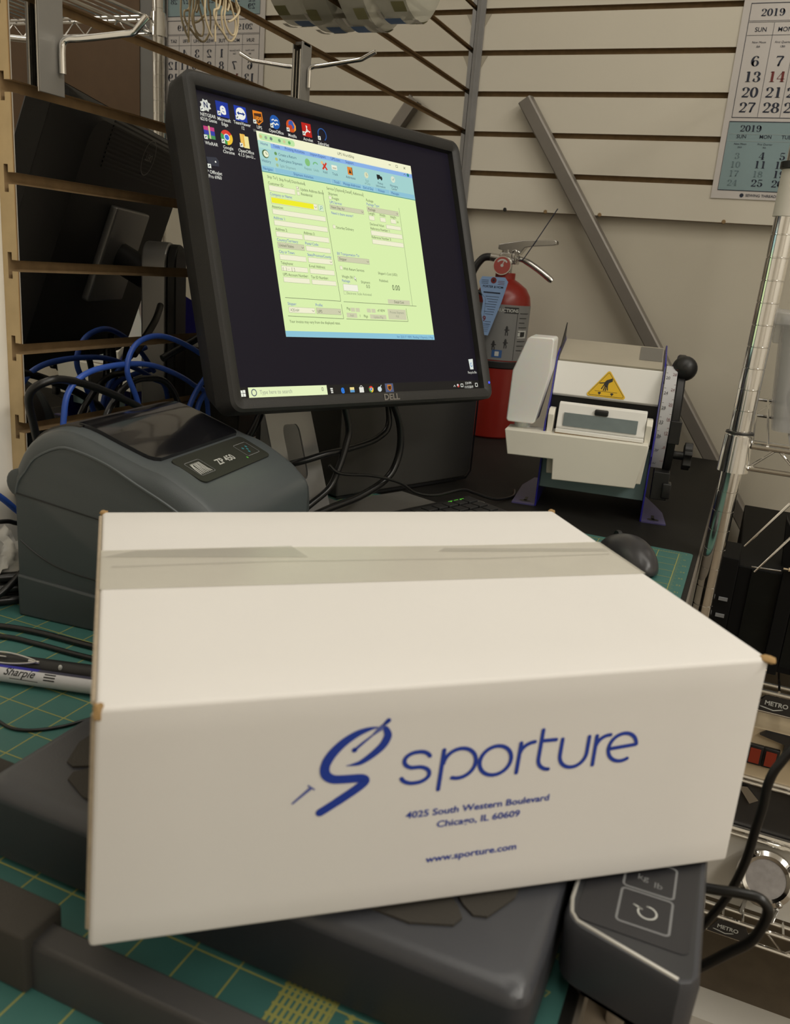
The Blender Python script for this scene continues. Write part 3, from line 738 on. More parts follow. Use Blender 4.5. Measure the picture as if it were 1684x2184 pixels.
# vents and badge on the back (seen in the mirror)
mb = MB(); Tbk = frame(V((0, 0.0604, 0)), V((-1, 0, 0)), V((0, 0, 1)), V((0, 1, 0)))
for k in range(12): mb.box((-0.13, 0.100+k*0.0050, -0.0006), (0.13, 0.1022+k*0.0050, 0.0006), 0, Tbk)
vn_ = headbuild(mb, 'rear_vents', m_black)
mb = MB(); mb.stroke(arc(-0.010, 0.130, 0.022, 0.022, 0, 360, 30)[:-1], Tbk @ Tr(0, 0, 0.0012), 0.0015, 0, closed=True)
mb.text('DELL', Tbk @ Tr(-0.010, 0.1262, 0.0012), 0.012, 0, align='CENTER', off=0.02)
headbuild(mb, 'rear_badge', m_platesteel, smooth=0, recalc=False)
mb = MB(); mb.rbox((-0.062, 0.059, -0.060), (0.064, 0.070, 0.062), 0.003); headbuild(mb, 'mounting_plate', m_silver)
# screen
mb = MB(); Tsc = frame(V((-W, 0.0022, Hh)), V((1, 0, 0)), V((0, 0, -1)), V((0, -1, 0)))
mb.box((-W, 0.0022, -Hh), (W, 0.0032, Hh)); headbuild(mb, 'screen_panel', mat('screen_dark', (0.004, 0.004, 0.005), 0.35, spec=0.12, emit=(0.0080, 0.0062, 0.0112), es=1.0), smooth=0)
class ScrT:
    """desktop pixels (1280 x 1024) -> screen plane; flip turns text upright"""
    def __init__(s, z, ox=0, oy=0): s.z = z; s.ox = ox; s.oy = oy
    def __matmul__(s, p): return V((-W+(s.ox+p.x)*0.3763/1280, 0.0021-s.z, Hh-(s.oy-p.y)*0.3011/1024))
SM = []
def sm(c):
    m = E(*c)
    if m not in SM: SM.append(m)
    return SM.index(m)
scr = MB()
def R_(x0, y0, x1, y1, c, z=1):
    t = ScrT(z*0.00012); scr.face([t @ V((x0, -y0, 0)), t @ V((x1, -y0, 0)), t @ V((x1, -y1, 0)), t @ V((x0, -y1, 0))], sm(c))
def X_(s_, x, y, size, c, z=3, align='LEFT', off=0.0, xs=0.86):
    scr.text(s_, ScrT(z*0.00012, x, y), size, sm(c), align, off, xs=xs)
def D_(x, y, rx, ry, c, z=3):
    t = ScrT(z*0.00012); scr.face([t @ V((x+rx*math.cos(2*PI*k/20), -y+ry*math.sin(2*PI*k/20), 0)) for k in range(20)], sm(c))
def P_(pts, c, z=3):
    t = ScrT(z*0.00012); scr.face([t @ V((x, -y, 0)) for x, y in pts], sm(c))
def K_(pts, w, c, z=4, closed=False): scr.stroke([(x, -y) for x, y in pts], ScrT(z*0.00012), w, sm(c), closed=closed, cap=False)
def flush(name):
    global scr, SM
    mm = list(SM); scr.v = [Tmon @ v for v in scr.v]; scr.build(name, mm, mo, world=True, smooth=0, recalc=False); scr = MB(); SM = []
WH = (235, 235, 225)
# --- desktop icons
def link(x, y): R_(x-24, y+9, x-11, y+23, (225, 228, 215), 7); K_([(x-21, y+19), (x-15, y+13)], 3, (30, 35, 60), 8)
IC = [(44, 46), (111, 46), (185, 46), (258, 46), (332, 46), (405, 46), (479, 46), (552, 50), (43, 138), (111, 140), (185, 140), (40, 234)]
x, y = IC[0]
P_([(x+(22 if k % 2 else 16)*math.cos(k*PI/8), y+(22 if k % 2 else 16)*math.sin(k*PI/8)) for k in range(16)], (205, 208, 198)); X_('N', x, y+8, 26, (25, 35, 80), 5, 'CENTER', .03)
x, y = IC[1]; R_(x-25, y-26, x+25, y+26, (18, 48, 150)); X_('e', x, y+16, 58, WH, 5, 'CENTER', .03)
x, y = IC[2]; R_(x-25, y-26, x+25, y+26, (22, 55, 165)); D_(x, y, 20, 21, WH, 4); K_([(x-13, y), (x+13, y)], 5, (20, 50, 130), 5); P_([(x-17, y), (x-8, y-7), (x-8, y+7)], (20, 50, 130), 5); P_([(x+17, y), (x+8, y-7), (x+8, y+7)], (20, 50, 130), 5)
x, y = IC[3]; P_([(x-20, y-24), (x+20, y-24), (x+21, y+8), (x, y+25), (x-21, y+8)], (225, 130, 30)); P_([(x-16, y-14), (x+16, y-18), (x+17, y+7), (x, y+20), (x-17, y+7)], (70, 35, 15), 4); X_('ups', x, y+7, 25, (230, 140, 40), 5, 'CENTER', .03)
x, y = IC[4]; D_(x, y, 22, 25, (25, 85, 165)); K_([(x-14, y-4), (x-6, y-9), (x, y-4), (x+6, y-9), (x+13, y-6)], 4, WH); K_([(x-16, y+10), (x-7, y+4), (x, y+10), (x+8, y+4), (x+14, y+8)], 5, WH)
x, y = IC[5]; D_(x, y, 22, 23, (200, 80, 30)); D_(x+3, y-5, 14, 15, (50, 90, 170), 4); P_([(x+8, y-18), (x+22, y-4), (x+20, y+12), (x+10, y+20), (x+15, y)], (230, 150, 50), 5); D_(x-3, y+4, 8, 8, (190, 60, 30), 5)
x, y = IC[6]; R_(x-22, y-25, x+22, y+25, (185, 30, 22)); K_([(x-12, y+16), (x-2, y+2), (x+2, y-14), (x-2, y-16), (x, y-2), (x+12, y+8), (x+15, y+5), (x+4, y+4), (x-12, y+13)], 3.5, WH)
x, y = IC[7]; K_(arc(x, y, 20, 22, -200, 60, 14), 4, (40, 85, 150))
x, y = IC[8]; R_(x-20, y-22, x+22, y-9, (190, 60, 120)); R_(x-20, y-9, x+22, y+6, (50, 60, 160)); R_(x-20, y+6, x+22, y+18, (70, 140, 80)); R_(x-2, y-24, x+4, y+19, (200, 195, 140), 4)
def chrome_icon(x, y, r):
    D_(x, y, r, r*1.05, (215, 60, 45)); P_([(x, y)]+[(x+r*math.cos(math.radians(a)), y+r*1.05*math.sin(math.radians(a))) for a in range(-30, 95, 12)], (235, 190, 50), 4)
    P_([(x, y)]+[(x+r*math.cos(math.radians(a)), y+r*1.05*math.sin(math.radians(a))) for a in range(90, 215, 12)], (60, 150, 75), 4); D_(x, y, r*.48, r*.5, WH, 5); D_(x, y, r*.37, r*.38, (50, 100, 200), 6)
chrome_icon(IC[9][0], IC[9][1], 24)
x, y = IC[10]; R_(x-17, y-24, x+4, y+20, (235, 190, 90)); R_(x-6, y-18, x+17, y+23, (240, 225, 150), 4); R_(x-6, y-24, x-2, y+18, (225, 165, 60), 5)
x, y = IC[11]; P_([(x-24, y-14), (x+16, y-18), (x+24, y-6), (x+22, y+12), (x-20, y+14)], (48, 50, 60)); D_(x+10, y-2, 3, 3, WH, 5)
for x, y in IC: link(x, y)
for s1_, s2_, (x, y) in (('NETGEAR', '6210 Genie', (48, 84)), ('Microsoft', 'Edge', (111, 86)), ('TeamViewer', '12', (185, 85)), ('UPS', 'WorldShip', (258, 84)), ('OpenOffice', '4.1.5', (332, 85)), ('Mozilla', 'Firefox', (405, 86)), ('Acrobat', 'Reader DC', (479, 87)), ('ZebraNet', 'Bridge E', (552, 90)), ('WinRAR', '', (45, 178)), ('Google', 'Chrome', (111, 180)), ('OpenOffice', '4.1.5 (en-U...', (185, 180)), ('P OfficeJet', 'Pro 6960', (40, 274))):
    X_(s1_, x, y, 16, (215, 215, 205), 3, 'CENTER', .012)
    if s2_ and y+14 < 300 and not (y < 95 and x > 232): X_(s2_, x, y+15, 16, (215, 215, 205), 3, 'CENTER', .012)
    elif s2_: X_(s2_, x, y+14, 15, (160, 160, 150), 0.5, 'CENTER')
flush('desktop_icons')
x, y = 1243, 917; P_([(x-15, y-22), (x+15, y-24), (x+11, y+22), (x-11, y+22)], (215, 222, 215)); K_(arc(x, y+2, 6, 8, 0, 300, 10), 3, (70, 130, 190)); X_('Recycle Bin', 1243, 957, 15, (215, 215, 205), 3, 'CENTER')
flush('bin_icon')
# --- taskbar
R_(0, 987, 1280, 1024, (30, 28, 26)); R_(46, 988, 396, 1024, (228, 240, 190), 2)
for a, b_ in ((13, 997), (24, 996), (13, 1008), (24, 1008)): R_(a, b_, a+9.5, b_+10, (235, 238, 225), 2)
K_(arc(68, 1006, 10, 11, 0, 360, 18)[:-1], 3.5, (90, 100, 110), 4, True); X_('Type here to search', 92, 1012, 20, (150, 155, 140), 3); K_(rrect(371, 996, 377, 1008, 3), 2, (110, 110, 100), 4, True)
for k in range(3): R_(412+k*1, 999+k*7, 424, 1004+k*7, (215, 215, 205), 2)
X_('e', 472, 1019, 40, (45, 120, 215), 3, 'CENTER', .04); R_(509, 999, 531, 1018, (235, 215, 140), 3); R_(509, 1009, 531, 1018, (90, 150, 200), 4); R_(557, 1000, 580, 1020, (225, 225, 215), 3); K_(arc(568, 1000, 6, 6, 180, 360, 8), 2, (225, 225, 215), 4)
chrome_icon(619, 1009, 12); D_(665, 1010, 11, 10, (205, 215, 215)); K_([(668, 1004), (676, 994)], 3, (205, 215, 215))
R_(697, 989, 742, 1024, (80, 90, 120), 2); P_([(709, 994), (731, 994), (731, 1010), (720, 1019), (709, 1010)], (200, 120, 35), 3); P_([(712, 1000), (728, 998), (728, 1009), (720, 1015), (712, 1009)], (70, 40, 15), 4)
K_([(1106, 1012), (1112, 1005), (1118, 1012)], 2.5, WH); D_(1137, 1008, 7, 7, (190, 60, 50)); D_(1133, 1005, 5, 5, (205, 205, 205), 4); K_(rrect(1154, 1001, 1168, 1013, 1), 2.5, WH, 4, True)
X_('3:24 PM', 1205, 1003, 15, WH, 3, 'CENTER'); X_('11/15/2019', 1206, 1020, 15, WH, 3, 'CENTER'); K_(rrect(1252, 1000, 1266, 1014, 1), 2.5, WH, 4, True)
flush('taskbar')
# --- shipping program window
FORM = (216, 238, 172); FLD = (240, 238, 208); DK = (70, 80, 60); BL = (70, 90, 190); GR = (205, 205, 172)
x0, y0, x1, y1 = 242, 92, 1026, 813
R_(x0, y0, x1, y1, FORM); R_(x0, y0, x1, 127, (240, 240, 205), 2); R_(x0, 124, x1, 143, (135, 175, 228), 2); R_(x0, 143, x1, 233, (162, 208, 205), 2); R_(x0, 124, 297, 150, (180, 220, 205), 3)
R_(x0, 212, 1022, 229, (140, 192, 212), 3); R_(x0, 231, x1, 234.5, (85, 150, 150), 3); R_(x0, 792, x1, y1, (140, 195, 215), 2)
P_(rrect(250, 98, 410, 121, 10), (190, 228, 165), 3)
for k, xx in enumerate((258, 280, 303, 340, 362, 385)): D_(xx, 110, 6, 6, ((205, 190, 130), (150, 165, 140), (110, 130, 120), (120, 160, 120), (205, 200, 150), (90, 170, 90))[k], 4)
X_('UPS WorldShip', 660, 114, 16, DK, 4, 'CENTER')
for s_, xx in (('Home', 268), ('Tools', 322), ('Printing Activities', 405), ('Import-Export', 515), ('UPS.com', 602), ('Support', 674)): X_(s_, xx, 139, 15, (50, 75, 140), 5, 'CENTER')
K_([(894, 107), (906, 107)], 2, DK); K_(rrect(935, 103, 945, 112, 1), 1.5, DK, 4, True); K_([(980, 103), (990, 112)], 2, DK); K_([(980, 112), (990, 103)], 2, DK); D_(1000, 134, 7, 7, (40, 130, 130), 5); K_([(975, 137), (981, 131), (987, 137)], 2, DK, 5)
D_(268, 169, 15, 15, (70, 100, 60), 4); D_(270, 169, 11.5, 11.5, (235, 238, 205), 5); K_([(270, 162), (270, 169), (276, 170)], 2, DK, 6); X_('History', 267, 199, 15, (60, 90, 120), 4, 'CENTER')
for k, (s_, yy) in enumerate((('Create a Return', 165), ('Multi-piece Shipment', 185), ('Split Shipment', 206))): X_(s_, 326, yy, 14.5, (55, 90, 115) if k < 2 else (120, 155, 155), 4); D_(314, yy-5, 6, 6, ((100, 150, 90), (190, 190, 100), (160, 190, 150))[k], 4)
D_(459, 168, 12, 14, (130, 190, 120), 4); X_('Repeat', 457, 196, 14, (110, 150, 145), 4, 'CENTER'); K_(arc(497, 172, 11, 9, 180, 340, 10), 5, (120, 185, 130), 5); X_('Undo', 497, 196, 14, (110, 150, 145), 4, 'CENTER')
K_([(530, 156), (552, 182)], 7, (205, 55, 35), 5); K_([(530, 182), (552, 156)], 7, (205, 55, 35), 5); D_(530, 158, 6, 6, (225, 190, 130), 6); X_('Void', 540, 196, 14, (60, 85, 105), 4, 'CENTER')
R_(577, 158, 604, 175, (238, 238, 215), 4); R_(581, 166, 600, 172, (190, 190, 170), 5); X_('Track', 590, 196, 14, (60, 85, 105), 4, 'CENTER')
R_(658, 152, 684, 182, (225, 130, 45), 4); R_(680, 152, 684, 182, (120, 90, 60), 5); P_([(663, 176), (670, 160), (678, 176)], (60, 50, 30), 5); X_('Addresses', 670, 197, 14, (60, 85, 105), 4, 'CENTER')
D_(757, 170, 11, 12, (215, 220, 185), 4); K_([(757, 163), (757, 170), (762, 172)], 1.5, DK, 5); X_('End', 757, 196, 13, (110, 150, 145), 4, 'CENTER'); X_('of Day', 757, 207, 13, (110, 150, 145), 4, 'CENTER')
R_(815, 158, 834, 174, (30, 35, 35), 4); P_([(834, 163), (842, 163), (845, 168), (845, 174), (834, 174)], (30, 35, 35), 4); D_(820, 175, 4, 4, (30, 35, 35), 5); D_(839, 175, 4, 4, (30, 35, 35), 5); X_('Pickup', 830, 196, 13, (60, 85, 105), 4, 'CENTER'); X_('Information', 830, 208, 13, (60, 85, 105), 4, 'CENTER')
D_(907, 165, 12, 13, (215, 225, 205), 4); K_([(901, 164), (906, 169), (914, 160)], 2.5, (120, 160, 150), 5); X_('Messaging', 907, 196, 13, (60, 85, 105), 4, 'CENTER'); X_('Center', 907, 208, 13, (60, 85, 105), 4, 'CENTER')
for s_, xx in (('Navigate', 268), ('Shipment Activities', 430), ('Track', 592), ('Manage Addresses', 670), ('End of Day', 757), ('Pickups', 830), ('Messages', 908)): X_(s_, xx, 226, 14, (45, 85, 150), 5, 'CENTER')
for xx in (298, 564, 618, 722, 792, 876): R_(xx, 212, xx+1.5, 229, (190, 220, 215), 4)
def field(a, b_, c_, d_, col=FLD, drop=False):
    R_(a-1, b_-1, c_+1, d_+1, (165, 175, 140), 3); R_(a, b_, c_, d_, col, 4)
    if drop: K_([(c_-13, (b_+d_)/2-2), (c_-8, (b_+d_)/2+3), (c_-3, (b_+d_)/2-2)], 1.5, DK, 5)
def lab(s_, x, y, c=DK, size=14.5, z=5): X_(s_, x, y, size, c, z)
lab('Ship To', 260, 254); lab('Ship From', 312, 256); lab('Distribution', 368, 256)
for xx in (303, 361, 428): K_([(xx, 243), (xx+3, 258)], 1.5, DK)
lab('Customer ID:', 260, 276); field(262, 279, 378, 297); field(388, 266, 399, 279); K_([(390, 272), (393, 276), (398, 267)], 1.5, DK, 6); lab('Update Address Book', 405, 278); field(388, 284, 399, 296); lab('Residential', 405, 295)
lab('Company or Name:', 261, 314, BL); field(263, 320, 475, 341, FLD, True); R_(264, 321, 458, 340, (238, 235, 40), 5); field(482, 320, 505, 342, (215, 235, 200)); K_(arc(495, 329, 4.5, 4.5, 0, 360, 10)[:-1], 1.5, (50, 130, 130), 6, True); K_([(491, 333), (486, 339)], 2, (50, 130, 130), 6)
lab('Attention:', 262, 358); field(263, 362, 508, 379); lab('Address 1:', 262, 397, BL); field(263, 401, 510, 418); lab('Address 2:', 263, 437); field(264, 441, 383, 458); lab('Address 3:', 391, 437); field(391, 440, 510, 458)
lab('Country/Territory:', 263, 474, BL); field(264, 478, 384, 498, GR, True); lab('United States', 268, 493); lab('Postal Code:', 391, 475, BL); field(393, 480, 510, 497)
lab('City or Town:', 264, 516, BL); field(265, 521, 385, 539); lab('State/Province/County:', 394, 516, BL); field(396, 521, 512, 539, FLD, True)
lab('Telephone:', 265, 556); field(266, 561, 385, 578); lab('(   )  -   [  ]', 270, 575); lab('E-mail Address:', 394, 557); field(396, 562, 514, 579)
lab('UPS Account Number:', 267, 596); field(268, 601, 387, 618); lab('Tax ID Number:', 396, 597); field(398, 602, 515, 618)
K_([(262, 674), (526, 675)], 2, (120, 130, 100)); K_([(513, 262), (526, 675)], 2, (120, 130, 100)); lab('Shipper:', 269, 700, BL); field(272, 707, 391, 726, FLD, True); lab('X3516V', 277, 722); lab('Profile:', 398, 699, BL); field(400, 705, 519, 726, GR, True); lab('UPS', 405, 722)
K_([(263, 739), (527, 741)], 2, (120, 130, 100)); K_([(526, 686), (528, 741)], 2, (120, 130, 100)); lab('Your invoice may vary from the displayed rates.', 266, 763)
lab('Service', 535, 256); lab('Options', 581, 256); lab('Detail', 629, 256); lab('Reference', 670, 257)
for xx in (576, 622, 661, 722): K_([(xx, 243), (xx+3, 260)], 1.5, DK)
lab('Shipment', 540, 275); field(541, 280, 552, 291); lab('Freight', 556, 291); lab('UPS Service:', 540, 307, BL); field(540, 312, 714, 328, GR, True); lab('Next Day Air', 544, 325); lab('Need it there sooner?', 541, 347, BL)
field(541, 388, 552, 400); lab('Saturday Delivery', 556, 400); lab('Package', 735, 275); lab('Package Type:', 735, 290, BL); field(736, 295, 911, 313, GR, True); lab('Package', 740, 309)
lab('Length:', 738, 325); lab('Width:', 799, 325); lab('Height:', 859, 325); field(740, 330, 768, 346); field(801, 330, 830, 346); field(860, 330, 889, 346); lab('in', 895, 342)
lab('Declared Value:', 738, 367); field(830, 356, 912, 370); lab('Reference Number 1:', 738, 384); field(739, 388, 914, 405); lab('Reference Number 2:', 738, 418); field(740, 422, 914, 439); R_(918, 278, 920, 676, (150, 165, 125), 3)
lab('Bill Transportation To:', 541, 499, BL); field(543, 504, 706, 523, GR, True); lab('Shipper', 548, 519); field(547, 541, 558, 554); lab('With Return Services', 562, 555); lab('Weight (lb)', 549, 585); lab('Package:', 547, 601, BL); field(550, 609, 624, 633, (240, 240, 222)); lab('Shipment:', 645, 600); X_('0.0', 680, 617, 19, DK, 4, 'CENTER'); lab('Electronic Scale Activated', 562, 647, (130, 145, 110)); field(549, 636, 559, 647, FORM)
lab("Shipper's Cost (USD)", 745, 559); lab('Published:', 746, 588); X_('0.00', 836, 617, 30, (50, 60, 45), 4, 'CENTER'); R_(779, 655, 905, 673, GR, 3); X_('Detail Cost', 842, 669, 14, DK, 4, 'CENTER')
K_([(540, 676), (942, 676)], 2, (120, 130, 100)); lab('Pkg:', 550, 706); lab('of NEW', 712, 707)
for a, b_ in ((572, 593), (597, 618), (656, 677), (681, 702)): R_(a, 697, b_, 712, GR, 3)
R_(547, 717, 600, 735, GR, 3); lab('1', 612, 732); lab('Pkgs', 634, 732); R_(669, 719, 757, 736, GR, 3); X_('Update Pkg', 713, 733, 13, (150, 155, 130), 4, 'CENTER'); X_('Add', 573, 731, 13, (150, 155, 130), 4, 'CENTER'); R_(770, 694, 873, 735, GR, 3); X_('Process Shipment', 821, 711, 13, (140, 145, 125), 4, 'CENTER'); X_('F10', 821, 727, 13, (140, 145, 125), 4, 'CENTER')
K_([(542, 741), (879, 741)], 2, (120, 130, 100)); K_([(877, 688), (879, 741)], 2, (120, 130, 100)); X_('Ver: 22.0.17  VSPX  Pending: 0 Shpmt(s), 0 Pkgs', 1018, 808, 13, (60, 95, 150), 4, 'RIGHT')
P_([(611, 574), (611, 592), (615, 588), (620, 596), (622, 594), (618, 587), (624, 586)], (120, 125, 110), 7); P_([(612, 577), (612, 590), (616, 586), (622, 585)], (240, 242, 225), 8)
flush('shipping_program_window')
mb = MB(); Tfr = frame(V((0.015, -0.0083, -Hh-0.0098)), V((1, 0, 0)), V((0, 0, 1)), V((0, -1, 0)))
mb.text('DELL', Tfr, 0.0098, 0, 'CENTER', off=0.03, xs=1.15); headbuild(mb, 'front_badge', m_platesteel, smooth=0, recalc=False)
mb = MB(); mb.ball((W+0.0085, -0.0078, -Hh+0.006), 0.0016, n=6, sc=(1, .4, 1)); headbuild(mb, 'power_light', mat('blue_lamp', (0.01, 0.01, 0.1), 0.4, emit=(0.03, 0.05, 0.9), es=2.0))
mb = MB(); mb.rbox((W+bz-.001, 0.001, -Hh-0.004), (W+bz+0.003, 0.010, -Hh+0.014), 0.001); headbuild(mb, 'side_button', m_black)
# stand
ux, uy = V((0.366, 0.931, 0)).normalized(), V((-0.931, 0.366, 0)).normalized()
Ts = frame(V((0.105, -0.885, 0)), ux, uy, V((0, 0, 1)))
st = MB()
prof = [(-0.028, 0.0), (-0.028, 0.30)]+arc(0, 0.30, 0.028, 0.028, 180, 0, 10)[1:]+[(0.028, 0.0)]
st.prism(prof, frame(Ts @ V((0, 0, 0)), ux, V((0, 0, 1)), -uy), -0.022, 0.010)
st.build('stand_column', [m_silver], mo, world=True, bevel=0.002)
st = MB(); st.prism([(-0.026, 0.006), (-0.026, 0.30)]+arc(0, 0.30, 0.026, 0.026, 180, 0, 10)[1:]+[(0.026, 0.006)], frame(Ts @ V((0, 0.0225, 0)), ux, V((0, 0, 1)), -uy), -0.012, 0.0)
st.build('column_back', m_black, mo, world=True, bevel=0.002)
# slanted front cover with a cable slot: four-sided frame round the slot
A0, A1 = V((0.1225, -0.985, 0.158)), V((0.149, -0.918, 0.158)); B0, B1 = V((0.149, -0.953, 0.006)), V((0.176, -0.886, 0.006))
A0 = V((0.128, -0.987, 0.160)); A1 = V((0.154, -0.921, 0.158))
def cov(s_, t_, d=0):
    p = bil([B0, B1, A1, A0], s_, t_); nn = (B1-B0).cross(A0-B0).normalized(); return p+nn*d
st = MB()
hole = [(s_, t_) for s_, t_ in rrect(0.30, 0.36, 0.66, 0.82, 0.08, 4)]
outer = []
for (s_, t_) in hole:
    dx_, dy_ = s_-.48, t_-.59; k = min((0.52 if dx_ > 0 else 0.48)/max(abs(dx_), 1e-6), (0.41 if dy_ > 0 else 0.59)/max(abs(dy_), 1e-6)); outer.append((.48+dx_*k, .59+dy_*k))
n = len(hole)
for d in (0, -0.003):
    st.v += [cov(a, b_, d) for a, b_ in outer]+[cov(a, b_, d) for a, b_ in hole]
for i in range(n):
    j = (i+1) % n
    st.f += [(i, j, n+j, n+i), (2*n+i, 3*n+i, 3*n+j, 2*n+j), (i, 2*n+i, 2*n+j, j), (n+i, n+j, 3*n+j, 3*n+i)]; st.m += [0]*4
st.build('stand_cover', m_silver, mo, world=True, smooth=20)
st = MB(); st.tube([Ts @ V((-0.006, -0.008, 0.285)), Tmon @ V((0.0, 0.069, 0.0))], 0.020, 14); st.build('tilt_hinge', m_black, mo, world=True)
st = MB(); st.prism([(-0.105, -0.112), (0.205, -0.112), (0.205, -0.018), (0.095, -0.012), (0.085, -0.012), (0.085, 0.060), (-0.105, 0.060)], Ts, 0.0, 0.005); st.build('stand_base', m_platesteel, mo, world=True, bevel=0.001)

# ================================================================== COMPUTER TOWER
A = V((0.134, -0.790, 0)); pu = V((0.398, 0.917, 0)).normalized(); pv = V((-pu.y, pu.x, 0))
Tpc = frame(A, pu, pv, V((0, 0, 1)))
pc = thing('desktop_computer', 'dark grey desktop computer case standing behind the monitor', 'computer', Tpc)
mb = MB(); mb.prism([(0, 0.003), (0, 0.185), (0.278, 0.185), (0.281, 0.180), (0.281, 0.014), (0.270, 0.003)], frame(V((0, 0, 0)), V((1, 0, 0)), V((0, 0, 1)), V((0, -1, 0))), -0.088, 0.0); mb.build('case', m_pc, pc, bevel=0.003)
mb = MB(); mb.stroke([(0.0, 0.002), (0.272, 0.002), (0.2815, 0.012), (0.2815, 0.184)], frame(V((0, -0.0006, 0)), V((1, 0, 0)), V((0, 0, 1)), V((0, -1, 0))), 0.004, 0); mb.build('edge_trim', m_black, pc, smooth=0)
for x in (0.03, 0.25):
    mb = MB(); mb.box((x-0.01, 0.01, 0), (x+0.01, 0.08, 0.004)); mb.build('foot', m_blacksoft, pc)

# ================================================================== KEYBOARD, MOUSE
kx = V((0.366, 0.931, 0)).normalized(); ky = V((-kx.y, kx.x, 0))
Tkb = frame(V((0.300, -0.705, 0)), kx, ky, V((0, 0, 1)))   # origin = right end of the far long edge
kb = thing('keyboard', 'black keyboard with green indicator lights, mostly hidden behind the white box', 'keyboard', Tkb)
mb = MB(); mb.prism([(0, 0.004), (0, 0.018), (-0.135, 0.010), (-0.135, 0.002)], frame(V((-0.33, 0, 0)), V((0, 1, 0)), V((0, 0, 1)), V((1, 0, 0))), 0, 0.33)
mb.build('body', m_black, kb, bevel=0.002)
for (r0, sl) in ((0, 0),):
    mb = MB()
    for j in range(6):
        for i in range(15):
            x = -0.322+i*0.0205; y = -0.016-j*0.0185; z = 0.0185+y*0.059
            mb.box((x, y-0.0155, z-0.002), (x+0.0175, y, z+0.004))
    mb.build('keys', m_blacksoft, kb, bevel=0.001)
mb = MB(); Tki = Tkb.inverted()
for k in range(3): mb.box((-0.052+k*0.012, -0.010, 0.0172), (-0.044+k*0.012, -0.0075, 0.0182))
mb.build('indicator_lights', mat('green_led', (0.02, 0.1, 0.01), 0.4, emit=(0.10, 0.55, 0.03), es=0.9), kb)
mb = MB(); Tlg = frame(V((-0.010, -0.030, 0.0170)), V((0.4, -0.9, 0)).normalized(), V((0.9, 0.4, 0)).normalized(), V((0, 0, 1)))
mb.stroke(arc(0, 0, 0.006, 0.006, 0, 360, 20)[:-1], Tlg, 0.0009, 0, closed=True); mb.text('hp', Tlg @ Tr(0, -0.002, 0), 0.0075, 0, 'CENTER', off=0.02, shear=0.2)
mb.build('badge', m_platesteel, kb, smooth=0, recalc=False)
mz = math.radians(128)
Tms = frame(V((0.541, -0.812, 0)), V((math.cos(-0.95), math.sin(-0.95), 0)), V((-math.sin(-0.95), math.cos(-0.95), 0)), V((0, 0, 1)))
ms = thing('computer_mouse', 'charcoal computer mouse on the mat behind the right side of the box', 'mouse', Tms)
mb = MB(); bmm = bmesh.new(); bmesh.ops.create_uvsphere(bmm, u_segments=28, v_segments=16, radius=1)
for v in bmm.verts:
    x, y, z = v.co; v.co = V((x*0.056, y*0.031*(1-0.12*abs(x)), 0.004+max(z, -0.05)*0.031*(1.0-0.22*x*x+0.10*x)))
mb.addbm(bmm); mb.build('shell', m_mouse, ms, smooth=60)
mb = MB(); mb.lathe([(0, -0.0028), (0.0075, -0.0028), (0.0085, 0), (0.0075, 0.0028), (0, 0.0028)], frame(V((-0.030, 0, 0.0235)), V((1, 0, 0)), V((0, 0, -1)), V((0, 1, 0))), 16); mb.build('scroll_wheel', m_blacksoft, ms)

# ================================================================== TAPE DISPENSER
te, tb = V((0.99257, 0.12167, 0)), V((-0.12167, 0.99257, 0))
Ttd = frame(V((0.378, -0.62, -0.002)), te, tb, V((0, 0, 1)))
td = thing('tape_dispenser', 'white and blue water-activated tape dispenser with a water bottle near the back wall', 'tape dispenser', Ttd)
TX = frame(V((0, 0, 0)), V((0, 1, 0)), V((0, 0, 1)), V((1, 0, 0)))   # (y, z) profile extruded along x
FX = frame(V((0, 0, 0)), V((1, 0, 0)), V((0, 0, 1)), V((0, -1, 0)))  # (x, z) outline, depth towards the viewer
side = [(-0.002, 0), (-0.002, 0.085), (-0.014, 0.098), (-0.012, 0.128), (0.008, 0.150), (0.026, 0.170), (0.043, 0.216), (0.056, 0.224), (0.135, 0.242), (0.20, 0.215), (0.225, 0.12), (0.225, 0)]
for x0, x1 in ((-0.0005, 0.0018), (0.1515, 0.1538)):
    mb = MB(); mb.prism(side, TX, x0, x1); mb.build('side_plate', m_bluepaint, td, bevel=0.0005)
for x0, x1, s_ in ((-0.034, -0.0005, -1), (0.1538, 0.188, 1)):
    mb = MB(); mb.prism([(x0, -0.004), (x1, -0.004), (x1, 0.175), (x0+0.012 if s_ < 0 else x1, 0.175), (x0, 0.11)] if s_ < 0 else [(x0, -0.004), (x1, -0.004), (x1-0.004, 0.06), (x1-0.014, 0.10), (x0, 0.17)], Tr(0, 0, 0), 0.0, 0.002)
    f_ = mb.build('mounting_foot', m_purple, td)
    mb = MB(); cx = (x0+x1)/2-0.001*s_
    mb.disc(Tr(0, 0, 0.0022), cx, 0.012, 0.0085, 0.006, 0); mb.rect(Tr(0, 0, 0.0022), cx-0.0022, 0.012, cx+0.0022, 0.036, 0)
    o = mb.build('keyhole_slot', m_black, f_, smooth=0, recalc=False)
mb = MB(); mb.box((0.0018, 0.010, 0.028), (0.1515, 0.19, 0.100)); mb.build('inner_frame', m_teal, td, bevel=0.001)
mb = MB(); mb.box((0.0018, 0.030, 0.100), (0.1515, 0.19, 0.180)); mb.build('dark_interior', m_black, td)
mb = MB(); mb.prism([(0.026, 0.1625), (0.0235, 0.166), (0.040, 0.2115), (0.0425, 0.2115), (0.030, 0.166)], TX, 0.0022, 0.1510); mb.build('lid_front', m_white, td, bevel=0.001)
